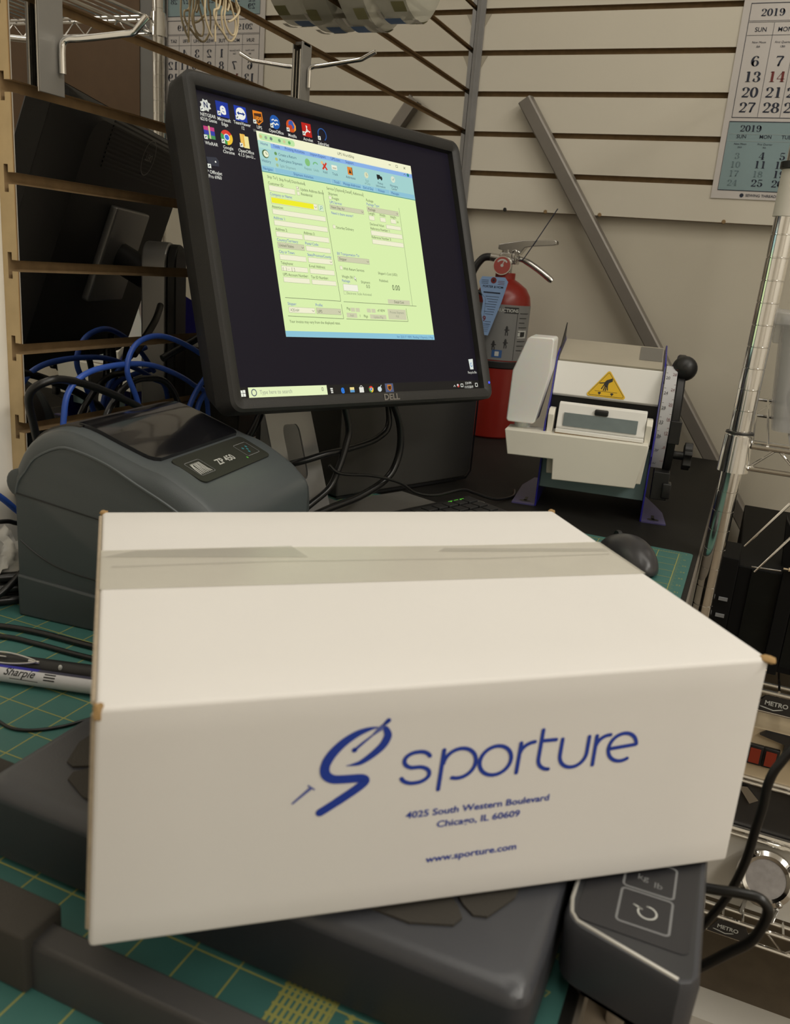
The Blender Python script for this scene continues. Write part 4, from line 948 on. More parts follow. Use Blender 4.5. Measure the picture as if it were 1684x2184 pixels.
mb = MB(); mb.prism([(0.0405, 0.2118), (0.050, 0.2165), (0.128, 0.235), (0.128, 0.238), (0.050, 0.2195), (0.040, 0.2142)], TX, 0.004, 0.1490)
mb.build('lid_top', m_roof, td)
mb = MB(); mb.box((0.112, 0.070, 0.2245), (0.1475, 0.110, 0.2268), 0, Matrix.Identity(4)); 
mb = MB(); mb.prism([(0.062, 0.2225), (0.122, 0.2367), (0.122, 0.2375), (0.062, 0.2233)], TX, 0.116, 0.148); mb.build('grey_tape_patch', m_platesteel, td)
# warning label on the lid front
ln = V((0, -0.0455, 0.0165)).normalized(); lu = V((0, 0.0165, 0.0455)).normalized()
Tw = frame(V((0.0777, 0.0236, 0.1672)), V((1, 0, 0)), lu, ln)
mb = MB(); Tw1 = Tw @ Tr(0, 0, 0.0006)
def tri(s_, rr, up_=0.0): # rounded triangle
    pts = []
    for (cx, cy, a) in ((0.026-s_, 0.0020+s_*.62, -90), (0, 0.0385-s_*1.15, 30), (-0.026+s_, 0.0020+s_*.62, 150)): pts += [(cx+rr*math.cos(math.radians(a+k*20)), cy+rr*math.sin(math.radians(a+k*20))) for k in range(7)]
    return pts
mb.face([Tw1 @ V((x, y, 0)) for x, y in tri(0.002, 0.0028)], 0)
mb.stroke(tri(0.0035, 0.0018), Tw1 @ Tr(0, 0, 0.0002), 0.0005, 1, closed=True)
Tw2 = Tw1 @ Tr(0, 0, 0.0003)
P2 = lambda pts: mb.face([Tw2 @ V((x, y, 0)) for x, y in pts], 1)
P2([(0.0015, 0.0215), (0.0065, 0.0245), (0.0060, 0.0292), (-0.002, 0.0255), (-0.0050, 0.0215), (-0.0035, 0.0165), (0.0005, 0.0155)])
for a, b_ in (((-0.0045, 0.019), (-0.0075, 0.0125)), ((-0.0030, 0.0170), (-0.0045, 0.0105)), ((-0.0012, 0.0165), (-0.0018, 0.0103)), ((0.0003, 0.0165), (0.0010, 0.0115)), ((-0.0045, 0.0215), (-0.0110, 0.0205))): mb.stroke([a, b_], Tw2, 0.0014, 1)
mb.stroke([(-0.0165, 0.0088), (0.0150, 0.0088)], Tw2, 0.0004, 1)
for cx in (-0.0095, 0.0080): mb.face([Tw2 @ V((cx+x, 0.0055+y, 0)) for x, y in ((-0.0024, 0.001), (0, -0.0022), (0.0024, 0.001), (0.0012, 0.002), (-0.0012, 0.002))], 1)
mb.build('warning_sticker', [m_yellow, m_blackink], td, smooth=0, recalc=False)
# brush holder, tin strip, knob
bn = V((0, -0.95, 0.3)).normalized()
mb = MB(); mb.prism([(-0.010, 0.118), (-0.014, 0.124), (-0.003, 0.156), (0.006, 0.158), (0.006, 0.118)], TX, 0.0165, 0.1385); mb.build('brush_holder', m_white, td, bevel=0.001)
for x0 in (0.0035, 0.139):
    mb = MB(); mb.prism([(-0.012, 0.112), (-0.014, 0.140), (-0.006, 0.148), (0.01, 0.148), (0.01, 0.112)], TX, x0, x0+0.0085); mb.build('holder_end', m_cream, td, bevel=0.001)
mb = MB(); mb.prism([(-0.0150, 0.1265), (-0.0098, 0.1445), (-0.0086, 0.1445), (-0.0138, 0.1265)], TX, 0.0255, 0.1275); mb.build('tin_strip', m_blade, td)
mb = MB(); mb.rbox((0.067, -0.0115, 0.1455), (0.086, -0.003, 0.1535), 0.002); mb.build('black_catch', m_black, td)
mb = MB(); mb.box((0.016, -0.018, 0.1125), (0.136, 0.006, 0.1185)); mb.build('brush', m_groove, td)
mb = MB(); mb.box((0.0165, -0.0195, 0.1165), (0.1385, -0.0125, 0.1215)); mb.build('holder_sill', m_white, td, bevel=0.0008)
mb = MB()
mb.prism([(-0.0536, 0.1135), (0.0175, 0.1150), (0.1461, 0.1160), (0.1455, 0.1080), (0.1363, 0.0529), (0.0212, 0.0494), (0.0192, 0.0790), (-0.0460, 0.0775)], FX, -0.020, 0.030)
mb.build('water_tank', m_cream, td, bevel=0.0015)
mb = MB(); mb.prism([(0.0075, 0.110), (0.1475, 0.112), (0.1440, 0.0560), (0.0110, 0.0540)], FX, -0.024, 0.012); mb.build('tank_bracket', m_cream, td, bevel=0.0015)
mb = MB(); mb.prism([(-0.0555, 0.1250), (-0.0545, 0.1955), (-0.0385, 0.2420), (-0.0345, 0.2450), (-0.0040, 0.2455), (-0.0015, 0.2430), (-0.0010, 0.200), (-0.0140, 0.1260), (-0.0170, 0.1230), (-0.0520, 0.1225)], FX, -0.045, 0.014)
mb.build('water_bottle', m_bottle, td, bevel=0.006)
mb = MB(); mb.lathe([(0, 0.104), (0.0115, 0.104), (0.0115, 0.1235), (0, 0.1235)], Tr(-0.0345, 0.012, 0), 20); mb.build('bottle_neck', m_bottle, td)
# length scale and lever
def ys(z):  # front edge of the curved scale
    c = 0.115; return 0.022-math.sqrt(max(0, 0.105**2-(z-0.135)**2))+0.078
mb = MB(); zs = [0.079+0.141*k/16 for k in range(17)]
b = len(mb.v)
for z in zs:
    mb.v += [V((0.1545, ys(z), z)), V((0.1700, ys(z), z)), V((0.1700, ys(z)+0.004, z)), V((0.1545, ys(z)+0.004, z))]
for k in range(16):
    a = b+k*4
    for i in range(4): j = (i+1) % 4; mb.f.append((a+i, a+j, a+4+j, a+4+i)); mb.m.append(0)
mb.f.append((b, b+1, b+2, b+3)); mb.m.append(0); e_ = b+64; mb.f.append((e_+3, e_+2, e_+1, e_)); mb.m.append(0)
mb.build('length_scale', mat('scale_strip_white', (0.52, 0.52, 0.54), 0.4), td, smooth=30)
mb = MB()
for i, s_ in enumerate(('20', '24', '28', '32', '36', '40', '44')):
    z = 0.2035-i*0.0195; Tn = frame(V((0.1553, ys(z)-0.0004, z)), V((1, 0, 0)), V((0, 0, 1)), V((0, -1, 0))); mb.text(s_, Tn, 0.0058, 0); mb.rect(Tn, -0.0004, -0.0012, 0.0045, -0.0007, 0); mb.rect(Tn, -0.0004, 0.0085, 0.0020, 0.0090, 0)
for i, s_ in enumerate(('28', '24', '20', '16', '12', '8', '4')):
    z = 0.2085-i*0.0195; Tn = frame(V((0.1693, ys(z)-0.0004, z)), V((1, 0, 0)), V((0, 0, 1)), V((0, -1, 0))); mb.text(s_, Tn, 0.0054, 1, 'RIGHT'); mb.rect(Tn, -0.0045, -0.0012, 0.0004, -0.0007, 1); mb.rect(Tn, -0.002, 0.0085, 0.0004, 0.0090, 1)
mb.build('scale_numbers', [m_blackink, m_redink], td, smooth=0, recalc=False)
mb = MB(); mb.lathe([(0, 0), (0.098, 0), (0.100, 0.002), (0.100, 0.010), (0.098, 0.012), (0, 0.012)], frame(V((0.1705, 0.103, 0.133)), V((0, 1, 0)), V((0, 0, 1)), V((1, 0, 0))), 40); mb.build('lever_disc', m_black, td)
mb = MB(); mb.tube([(0.176, 0.09, 0.15), (0.178, 0.050, 0.216)], 0.006, 10); mb.ball((0.1790, 0.045, 0.2185), 0.0175, n=12); mb.build('lever_knob', m_black, td)
mb = MB(); mb.box((0.171, -0.006, 0.118), (0.186, 0.03, 0.150)); mb.build('lever_housing', m_black, td, bevel=0.001)
mb = MB(); mb.box((0.160, -0.004, 0.036), (0.182, 0.03, 0.076)); mb.rbox((0.174, -0.010, 0.040), (0.186, 0.010, 0.062), 0.002); mb.build('lever_stop', m_black, td, bevel=0.001)
mb = MB(); mb.tube([(0.170, 0.02, 0.099), (0.199, 0.02, 0.099)], 0.006, 10)
T_ = frame(V((0.196, 0.02, 0.099)), V((0, 1, 0)), V((0, 0, 1)), V((1, 0, 0)))
star = [((0.020 if (k//2) % 2 else 0.0155)*math.cos(2*PI*k/24), (0.020 if (k//2) % 2 else 0.0155)*math.sin(2*PI*k/24)) for k in range(24)]
mb.prism(star, T_, 0, 0.011); mb.build('star_knob', m_black, td, bevel=0.001)
mb = MB(); mb.prism([(0.06, 0.222), (0.13, 0.262), (0.13, 0.238)], TX, 0.0005, 0.0018); mb.build('paper_guide', m_black, td)

# ================================================================== FIRE EXTINGUISHER
Tex = Tr(0.150, -0.120, -0.002)
ex = thing('fire_extinguisher', 'red fire extinguisher with a grey label standing on the desk by the back wall', 'fire extinguisher', Tex)
RR = 0.057
mb = MB(); mb.lathe([(0, 0), (RR-.004, 0), (RR, .004), (RR, .270), (RR-.003, .285), (RR-.012, .300), (RR-.028, .311), (.020, .316), (.020, .328), (0, .328)], Tr(0, 0, 0), 40); mb.build('cylinder', m_red, ex)
mb = MB(); mb.lathe([(RR+.0004, .160), (RR+.0006, .160), (RR+.0006, .268), (RR+.0004, .268)], Tr(0, 0, 0), 30, a0=math.radians(-150), a1=math.radians(20)); lbl = mb.build('label', m_extlabel, ex)
mb = MB()
def on_cyl(a, z, dr=0.0009): return V(((RR+dr)*math.cos(a), (RR+dr)*math.sin(a), z))
def cpatch(a0, a1, z0, z1, m, dr=0.0009):
    n = 5
    for k in range(n):
        b0, b1 = math.radians(a0+(a1-a0)*k/n), math.radians(a0+(a1-a0)*(k+1)/n)
        mb.face([on_cyl(b0, z0, dr), on_cyl(b1, z0, dr), on_cyl(b1, z1, dr), on_cyl(b0, z1, dr)], m)
cpatch(-68, -38, .252, .264, 0)
for k in range(9): cpatch(-34, -8 - (k % 3)*5, .252-k*.009, .2535-k*.009, 0)
for (a0, z) in ((-62, .215), (-62, .190), (-85, .185)):
    cpatch(a0, a0+5, z, z+.010, 0); cpatch(a0-2, a0+8, z+.004, z+.006, 0); cpatch(a0+1, a0+4, z+.010, z+.0125, 0); cpatch(a0, a0+2, z-.006, z, 0); cpatch(a0+4, a0+6, z-.006, z, 0)
cpatch(-112, -96, .165, .180, 1); cpatch(-84, -64, .165, .180, 1); cpatch(-106, -100, .168, .177, 2, .0011); cpatch(-78, -70, .168, .177, 2, .0011)
cpatch(-34, -8, .205, .220, 2); cpatch(-28, -14, .208, .217, 0, .0011); cpatch(-40, -39, .162, .262, 0)
class CylT:
    def __init__(s, a, z, sz): s.a = a; s.z = z
    def __matmul__(s, p): return on_cyl(math.radians(s.a)+p.x/RR, s.z+p.y, 0.0012)
mb.text('INSTRUCTIONS', CylT(-39, .2545, 1), 0.0088, 2, 'RIGHT', off=0.02)
mb.build('label_print', [m_blackink, mat('pictogram_blue', (0.03, 0.09, 0.25), 0.5), m_lightink], ex, smooth=0, recalc=False)
mb = MB(); mb.lathe([(RR+.0003, .143), (RR+.002, .145), (RR+.002, .156), (RR+.0003, .158)], Tr(0, 0, 0), 36); mb.build('black_band', m_black, ex)
mb = MB(); mb.tube([(0, 0, .326), (0, 0, .372)], 0.012, 14); mb.tube([(0.0, 0, .352), (-0.034, 0, .356)], [.009, .008], 12); mb.rbox((-0.013, -0.013, .345), (0.022, 0.013, .366), 0.002); mb.build('valve', m_chrome2, ex)
mb = MB(); mb.lathe([(0, 0), (.017, 0), (.0185, .002), (.0185, .008), (0, .008)], dirframe((-0.004, -0.013, .340), (0.1, -1, 0.15)), 24, 0)
mb.build('gauge', m_chrome2, ex)
mb = MB(); Tg_ = dirframe((-0.004, -0.013, .340), (0.1, -1, 0.15)); mb.disc(Tg_, 0, 0, .0165, m=0, z=.0084); mb.stroke([(0, 0), (.004, .011)], Tg_ @ Tr(0, 0, .0088), .0016, 1); mb.disc(Tg_ @ Tr(0, 0, .0088), 0, 0, .003, m=1); mb.stroke(arc(0, 0, .011, .011, 40, 140, 8), Tg_ @ Tr(0, 0, .0086), .003, 1)
mb.build('gauge_face', [mat('gauge_red', (0.32, 0.06, 0.05), 0.3), m_lightink], ex, smooth=0, recalc=False)
Tlv = frame(V((0, 0, 0)), V((1, 0, 0)), V((0, 0, 1)), V((0, -1, 0)))
mb = MB(); mb.prism([(-0.018, .372), (-0.018, .381), (0.030, .391), (0.092, .396), (0.097, .394), (0.097, .388), (0.092, .386), (0.048, .381), (0.036, .378), (0.026, .364), (0.010, .366)], Tlv, -0.011, 0.011); mb.build('upper_lever', m_chrome2, ex, bevel=0.001)
mb = MB(); mb.tube(spline([(0.020, 0, .357), (0.040, 0, .352), (0.070, 0, .336), (0.096, 0, .319)], 4), [.004]+[.005]*3+[.0062]*8+[.0045], 10); mb.build('carry_handle', m_chrome2, ex)
mb = MB()
for k in range(2): mb.stroke
mb.tube([V((0.017+0.005*math.cos(a), -0.013, .362+0.010*math.sin(a))) for a in [2*PI*k/16 for k in range(17)]], .0011, 6); mb.tube([V((0.023+0.004*math.cos(a), -0.014, .360+0.010*math.sin(a))) for a in [2*PI*k/16 for k in range(17)]], .0011, 6)
mb.build('pull_pin', m_chrome, ex)
mb = MB(); mb.tube([(0.028, -0.012, .352), (0.036, -0.012, .356), (0.060, -0.012, .397), (0.091, -0.010, .453)], .0010, 6); mb.build('tie_strap', m_navyink, ex)
mb = MB(); mb.tube(spline([(-0.032, 0, .356), (-0.050, -0.004, .352), (-0.066, -0.008, .325), (-0.070, -0.012, .29), (-0.070, -0.03, .25)], 6), .0075, 10); mb.build('hose', m_black, ex)
mb = MB(); mb.tube(spline([(-0.070, -0.062, .285), (-0.034, -0.066, .288), (-0.020, -0.066, .282), (-0.014, -0.066, .270), (-0.016, -0.066, .22), (-0.024, -0.066, .165)], 5), .0042, 8); mb.build('hose_clip', m_black, ex)
# inspection tag
mb = MB(); Tt = frame(V((0.146, -0.1895, 0)), V((1, 0, 0)), V((0, 0, 1)), V((0, -1, 0)))
pts = [(-0.027, .306), (-0.022, .316), (0.024, .317), (0.031, .309), (0.022, .270), (0.002, .205), (-0.018, .206), (-0.015, .27)]
mb.prism(pts, Tt, 0, 0.0006)
tg = tag(mb.build('inspection_tag', m_tag, smooth=0), 'pale blue inspection tag hanging on the neck of the fire extinguisher', 'tag')
mb = MB(); T3 = Tt @ Tr(0, 0, 0.0008)
mb.disc(T3, 0.002, .310, .0058, m=1); mb.disc(T3 @ Tr(0, 0, .0002), 0.002, .310, .0022, m=0)
mb.text('PORTER & HOM', T3 @ Tr(0.002, .296, 0), .0058, 0, 'CENTER', off=.02); mb.rect(T3, -0.016, .2855, 0.018, .2880, 0)
for k in range(12):
    zz = .279-k*.0048
    if k in (8, 9): continue
    mb.rect(T3, -0.011+(k % 3)*.003, zz, 0.016-k*.0011, zz+.0008, 0)
for k in range(3): mb.rect(T3, -0.022, .309-k*.003, -0.008, .3098-k*.003, 0); mb.rect(T3, 0.011, .309-k*.003, 0.024, .3098-k*.003, 1)
mb.text('9', T3 @ Tr(-0.0125, .232, 0), .014, 1, off=.02)
for k in range(5): mb.rect(T3, -0.015, .226-k*.0035, 0.004-k*.001, .2275-k*.0035, 2)
mb.build('tag_print', [m_navyink, m_redink, mat('tag_grey_blue', (0.16, 0.24, 0.42), 0.7)], tg, world=True, smooth=0, recalc=False)
# (kept in the tag's own frame)

# ================================================================== LEANING STEEL ANGLE
P0, P1 = V((0.120, -0.0045, 0.662)), V((1.133, -0.0045, -0.757))
d = (P1-P0).normalized(); sidev = V((0, -1, 0)).cross(d).normalized()  # across the bar, in the wall plane
if sidev.x < 0: sidev = -sidev
Tlb = frame(P0, sidev, V((0, -1, 0)), d)
mb = MB(); mb.prism([(-0.014, 0.000), (-0.014, 0.019), (-0.012, 0.0215), (0.009, 0.0215), (0.0105, 0.0205), (0.0125, 0.019), (0.0150, 0.000), (0.0125, 0.000), (0.0105, 0.0175), (-0.011, 0.0175), (-0.0115, 0.000)], Tlb, 0, (P1-P0).length)
tag(mb.build('steel_angle', m_steel, smooth=20), 'long grey steel angle bar leaning against the back wall', 'metal bar')

# ================================================================== CALENDAR
cl = thing('wall_calendar', 'large white and blue 2019 wall calendar hung on the beige slatwall', 'calendar', Tr(0.63, -0.001, 0.495))
mb = MB(); mb.box((0.5035, -0.0022, 0.4955), (0.7715, -0.0010, 1.06)); mb.build('sheet', m_paper, cl, world=True)
Tc = frame(V((0, -0.0023, 0)), V((1, 0, 0)), V((0, 0, 1)), V((0, -1, 0))); Tc2 = frame(V((0, -0.0027, 0)), V((1, 0, 0)), V((0, 0, 1)), V((0, -1, 0)))
mb = MB()
mb.rect(Tc, 0.5145, 0.5110, 0.7680, 0.6300, 1); mb.rect(Tc, 0.5172, 0.8365, 0.7680, 0.960, 1)
def fr(x0, y0, x1, y1, w_, m): mb.stroke([(x0, y0), (x1, y0), (x1, y1), (x0, y1)], Tc2, w_, m, closed=True)
fr(0.5165, 0.6375, 0.768, 0.8268, 0.0015, 3); fr(0.5140, 0.5105, 0.768, 0.6305, 0.0015, 3); fr(0.5172, 0.836, 0.768, 0.960, 0.0015, 3)
for y in (0.7958, 0.7980, 0.7745): mb.rect(Tc2, 0.5175, y, 0.768, y+0.0006, 0)
COLX = [c_-0.0172 for c_ in (0.5405, 0.5815, 0.6170, 0.6510, 0.6850, 0.7190, 0.7520)]
colw = 0.0318
number(mb, '2019', Tc2, 0.5350, 0.8058, 0.0118, 0)
number(mb, '10', Tc2, 0.62, 0.8058, 0.0118, 0); number(mb, '2019', Tc2, 0.700, 0.8058, 0.0118, 0)
for k, s_ in enumerate(('SUN', 'MON', 'TUE', 'WED', 'THU', 'FRI', 'SAT')): mb.text(s_, Tc2 @ Tr(COLX[k]+0.0165 + 0.0035*(k > 0)*0, 0.7805, 0), 0.0105, 0, 'CENTER', off=0.008)
for k in range(2): mb.text(('New Moon', 'First Quarter')[k], Tc2 @ Tr(COLX[k]+0.0168, 0.7615, 0), 0.0052, 0, 'CENTER', off=0.0, shear=0.2); mb.text(('5th', '13th')[k], Tc2 @ Tr(COLX[k]+0.0168, 0.7545, 0), 0.0050, 0, 'CENTER', off=0.01, shear=0.2)
ROWY = [0.7490, 0.7236, 0.6978, 0.6717, 0.6462]; hh = 0.0172
for dn in range(1, 32):
    wk = (dn+1)//7; cidx = (dn+1) % 7
    s_ = str(dn); x = COLX[cidx]+0.0172-len(s_)*0.31*DX*hh
    mi = 3 if cidx in (0,) and dn < 20 else (2 if dn in (14,) else 0)
    if wk < 5: number(mb, s_, Tc2, x, ROWY[wk], hh, mi)
for k in range(1, 7):
    xr = (COLX[k-1]+COLX[k])/2+0.0172; mb.rect(Tc2, xr-0.0003, 0.6385, xr+0.0003, 0.7950, 0)
number(mb, '2019', Tc2, 0.5345, 0.6135, 0.0110, 0); number(mb, '11', Tc2, 0.625, 0.6135, 0.0110, 0)
for y in (0.6090, 0.5968): mb.rect(Tc2, 0.5155, y, 0.767, y+0.0008, 4)
LX = [0.5215+k*0.0420 for k in range(7)]; LX = [0.5210+k*0.0313 for k in range(7)]
LXc = [0.5394, 0.5815, 0.6170, 0.6510, 0.6850, 0.7190, 0.7520]
for k, s_ in enumerate(('SUN', 'MON', 'TUE', 'WED', 'THU', 'FRI', 'SAT')): mb.text(s_, Tc2 @ Tr(LXc[k], 0.6020, 0), 0.0090, 0, 'CENTER', off=0.008)
mb.text('New Moon', Tc2 @ Tr(0.5394, 0.5905, 0), 0.0048, 0, 'CENTER', shear=.2); mb.text('26th', Tc2 @ Tr(0.5394, 0.585, 0), 0.0045, 0, 'CENTER', shear=.2); mb.text('First Quarter', Tc2 @ Tr(0.5825, 0.5905, 0), 0.0048, 0, 'CENTER', shear=.2); mb.text('4th', Tc2 @ Tr(0.5825, 0.585, 0), 0.0045, 0, 'CENTER', shear=.2)
LROW = [0.5830, 0.5660, 0.5508, 0.5350, 0.5185]; lh = 0.0125
for dn in range(1, 31):
    wk = (dn+4)//7; cidx = (dn+4) % 7
    s_ = str(dn); x = LXc[cidx]-len(s_)*0.31*DX*lh
    if wk < 5 and (cidx > 0) and dn != 18: number(mb, s_, Tc2, x, LROW[wk], lh, 0)
    elif wk < 5: number(mb, s_, Tc2, x, LROW[wk], lh*0.85, 5)
for k, s_ in enumerate(('1', '4', '5', '6', '7')): pass
number(mb, '2019', Tc2, 0.700, 0.930, 0.011, 0); number(mb, '9', Tc2, 0.625, 0.930, 0.0110, 0)
for dn in range(1, 31):
    wk = (dn-1)//7; cidx = (dn-1) % 7; s_ = str(dn)
    if wk < 5: number(mb, s_, Tc2, COLX[cidx]+0.0172-len(s_)*0.31*DX*lh, 0.905-wk*0.0145, lh*.9, 0)
mb.disc(Tc2, 0.5585, 0.5022, 0.0036, m=0); mb.text('SEWING THREADS', Tc2 @ Tr(0.5655, 0.5003, 0), 0.0068, 0, off=0.01)
mb.build('printed_months', [m_navyink, m_bluepaper, m_redink, m_navyink, mat('calendar_rule_light', (0.35, 0.42, 0.43), 0.7), mat('faded_ink', (0.15, 0.22, 0.24), 0.7)], cl, world=True, smooth=0, recalc=False)
bb = thing('brown_board', 'brown board with a grey edge strip hung on the back slatwall right of the calendar', 'board', Tr(1.16, -0.001, 0.50))
mb = MB(); mb.box((0.843, -0.012, 0.50), (1.55, -0.001, 1.25)); mb.build('panel', m_brownboard, bb, world=True)
mb = MB(); mb.box((0.772, -0.010, 0.50), (0.843, -0.001, 1.25)); mb.build('edge_strip', mat('grey_strip', (0.20, 0.195, 0.185), 0.6), bb, world=True)

# ================================================================== HOOKS ON THE MIRROR PANEL
def hook(name, label, y0, y1, z0, z1, arm):
    t = thing(name, label, 'hook', Tr(0.0, (y0+y1)/2, z0), 'display hooks on the mirror slatwall')
    mb = MB(); mb.box((0.0055, y0, z0), (0.0075, y1, z1)); mb.box((-0.006, y0+0.004, z1-0.004), (0.0075, y1-0.004, z1)); mb.build('back_plate', m_platesteel, t, world=True, bevel=0.0005)
    mb = MB(); mb.tube([(0.0050, y0+0.0015, z0), (0.0050, y0+0.0015, z1-0.01)], 0.0016, 8); mb.tube([(0.0050, y0+0.009, z0), (0.0050, y0+0.009, z1-0.01)], 0.0016, 8); mb.build('edge_wire', m_chrome, t, world=True)
    mb = MB(); mb.tube(arm, arm_r(len(arm)), 10); mb.build('prong', m_chrome, t, world=True)
    return t
def arm_r(n): return 0.0030
a1 = spline([(0.0112, -1.163, 0.4665), (0.0112, -1.163, 0.486), (0.0120, -1.162, 0.4925), (0.0165, -1.161, 0.4955), (0.030, -1.158, 0.4965), (0.079, -1.150, 0.5020)], 5)+[V((0.082, -1.1495, 0.5030)), V((0.094, -1.148, 0.5155))]
hook('slatwall_hook', 'chrome slatwall hook nearest the raw panel edge, above the printer', -1.187, -1.157, 0.4475, ZE+2*PT-0.004, a1)
a2 = spline([(0.0108, -0.706, 0.546), (0.0108, -0.706, 0.563), (0.0115, -0.706, 0.569), (0.016, -0.705, 0.5725), (0.030, -0.704, 0.5740), (0.085, -0.700, 0.5820)], 5)+[V((0.087, -0.700, 0.5828)), V((0.105, -0.699, 0.5915))]
hook('slatwall_hook', 'chrome slatwall hook above the monitor', -0.722, -0.696, 0.500, ZE+2*PT-0.004, a2)
# string bundle
sb = MB()
loops = [[(435, 0.5995, -0.953), (0.5735, -0.9565), ]]
Tst = lambda y, z, dx=0: V((0.016+dx, y, z))
def str_(pts, dx): sb.tube(spline([Tst(y, z, dx) for y, z in pts], 6), 0.00125, 6)
str_([(-0.953, 0.70), (-0.953, 0.60), (-0.9535, 0.572), (-0.946, 0.558), (-0.9395, 0.552)], 0)
str_([(-0.938, 0.70), (-0.936, 0.600), (-0.935, 0.580), (-0.9365, 0.562), (-0.936, 0.5475)], 0.002)
str_([(-0.932, 0.70), (-0.930, 0.595), (-0.942, 0.577), (-0.938, 0.567), (-0.925, 0.560), (-0.917, 0.556)], 0.004)
str_([(-0.918, 0.70), (-0.921, 0.600), (-0.9265, 0.578), (-0.922, 0.562), (-0.914, 0.555), (-0.9035, 0.557), (-0.8945, 0.570), (-0.894, 0.588), (-0.899, 0.605), (-0.899, 0.70)], 0.003)
str_([(-0.926, 0.70), (-0.923, 0.598), (-0.925, 0.575), (-0.916, 0.563), (-0.905, 0.562), (-0.903, 0.575), (-0.912, 0.590), (-0.917, 0.605), (-0.917, 0.70)], 0.006)
str_([(-0.911, 0.70), (-0.913, 0.61), (-0.915, 0.590), (-0.918, 0.583)], 0.005)
str_([(-0.905, 0.70), (-0.907, 0.608), (-0.897, 0.590), (-0.909, 0.577), (-0.919, 0.572)], 0.007)
sb.tube([(0.004, -0.925, 0.700), (0.035, -0.925, 0.700)], 0.002, 6)
tag(sb.build('string_bundle', m_string), 'bundle of cream string loops hanging against the mirror slats', 'string')
# rolls of clear film hanging on a peg
pg = MB(); pg.tube([(-0.004, -0.570, 0.745), (0.012, -0.570, 0.745), (0.118, -0.570, 0.748), (0.128, -0.570, 0.765)], 0.003, 8); pg.box((0.0005, -0.585, 0.70), (0.003, -0.555, 0.765))
tag(pg.build('display_peg', m_chrome), 'straight chrome peg carrying the rolls of clear film', 'hook')
for i, (x0, x1, rr) in enumerate(((0.004, 0.054, 0.098), (0.056, 0.112, 0.088))):
    T_ = frame(V((x0, -0.570, 0.750)), V((0, 1, 0)), V((0, 0, 1)), V((1, 0, 0)))
    t = thing('film_roll', ('roll of clear printed film on the peg, the larger one against the mirror', 'roll of clear printed film on the peg, the smaller outer one')[i], 'roll', Tr((x0+x1)/2, -0.570, 0.750-rr), 'rolls of clear film')
    Wd = x1-x0
    mb = MB(); mb.lathe([(0.042, 0.0), (rr-0.008, 0), (rr, 0.006), (rr+0.002, Wd*.5), (rr, Wd-0.006), (rr-0.008, Wd), (0.042, Wd), (0.042, 0)], T_, 40)
    mb.build('film', m_rollp, t, world=True)
    mb = MB(); mb.lathe([(0.012, 0.002), (0.040, 0.002), (0.040, Wd-0.002), (0.012, Wd-0.002), (0.012, 0.002)], T_, 30); mb.build('core', m_rollp if i else m_paper, t, world=True)
    mb = MB()
    for k, (a0, aw, z0, z1, mi) in enumerate(((-100, 16, .10, .55, 0), (-70, 12, .45, .85, 1), (-122, 12, .5, .85, 1), (-55, 9, .1, .35, 1), (-84, 5, .75, .9, 1), (-96, 22, .84, .98, 2), (-112, 12, .02, .10, 2))):
        for q in range(4):
            b0, b1 = math.radians(a0+aw*q/4), math.radians(a0+aw*(q+1)/4); r_ = rr+0.0024
            mb.face([T_ @ V((r_*math.cos(b0), r_*math.sin(b0), Wd*z0)), T_ @ V((r_*math.cos(b1), r_*math.sin(b1), Wd*z0)), T_ @ V((r_*math.cos(b1), r_*math.sin(b1), Wd*z1)), T_ @ V((r_*math.cos(b0), r_*math.sin(b0), Wd*z1))], mi)
    mb.build('printed_patches', [m_rolllabel, m_rollolive, m_whiteboard], t, world=True, smooth=0, recalc=False)

# ================================================================== MARKER, PEN, CABLES ON THE MAT
def axis(p, q): return dirframe(p, V(q)-V(p))
mk = thing('marker_pen', 'white and blue permanent marker lying on the mat left of the box', 'marker', Tr(0.18, -1.397, 0))
q0, q1 = V((0.135, -1.4105, 0.0068)), V((0.262, -1.3750, 0.0068)); Tk_ = axis(q0, q1); Lk = (q1-q0).length
mb = MB(); mb.lathe([(0, 0), (.0058, 0), (.0062, .002), (.0062, Lk)], Tk_, 24); mb.build('barrel', mat('marker_white', (0.55, 0.55, 0.57), 0.35), mk, world=True)
mb = MB(); ax_ = (q1-q0).normalized(); upz = V((0, 0, 1)); sd = ax_.cross(upz).normalized()  # towards the viewer
class BarT:
    def __init__(s, x): s.x = x
    def __matmul__(s, p):
        a = p.y/.0064+0.42; return q0+ax_*(s.x+p.x)+(sd*math.cos(a)+upz*math.sin(a))*(.00635+p.z)
tv, tf = text2d('Sharpie', .0085, 'LEFT', .012); tv, tf = subdiv2d(tv, tf, .0012); TB = BarT(.0345); mb.add([TB @ V(((x+y*.35)*.95, y, 0)) for x, y in tv], tf, 0); mb.stroke([(0.040, -.0022), (0.062, -.0026)], BarT(0), .0005, 0)
for k in range(3): mb.stroke([(0.0665, .0042-k*.0022), (0.0745, .0042-k*.0022)], BarT(0), .0010, 0)
mb.build('lettering', m_blackink, mk, world=True, smooth=0, recalc=False)
mb = MB()
for k in range(8):
    a0, a1 = 1.30+k*0.15, 1.30+(k+1)*.15
    f = lambda a, t: q0+ax_*t+(sd*math.cos(a)+upz*math.sin(a))*.00632
    mb.face([f(a0, .024), f(a0, .060), f(a1, .060), f(a1, .024)], 0)
    mb.face([f(a0, .060), f(a0, .126), f(a1, .126), f(a1, .060)], 1)
mb.build('colour_stripe', [mat('marker_blue', (0.02, 0.02, 0.32), 0.4), mat('marker_dusk', (0.05, 0.05, 0.08), 0.4)], mk, world=True, smooth=0, recalc=False)
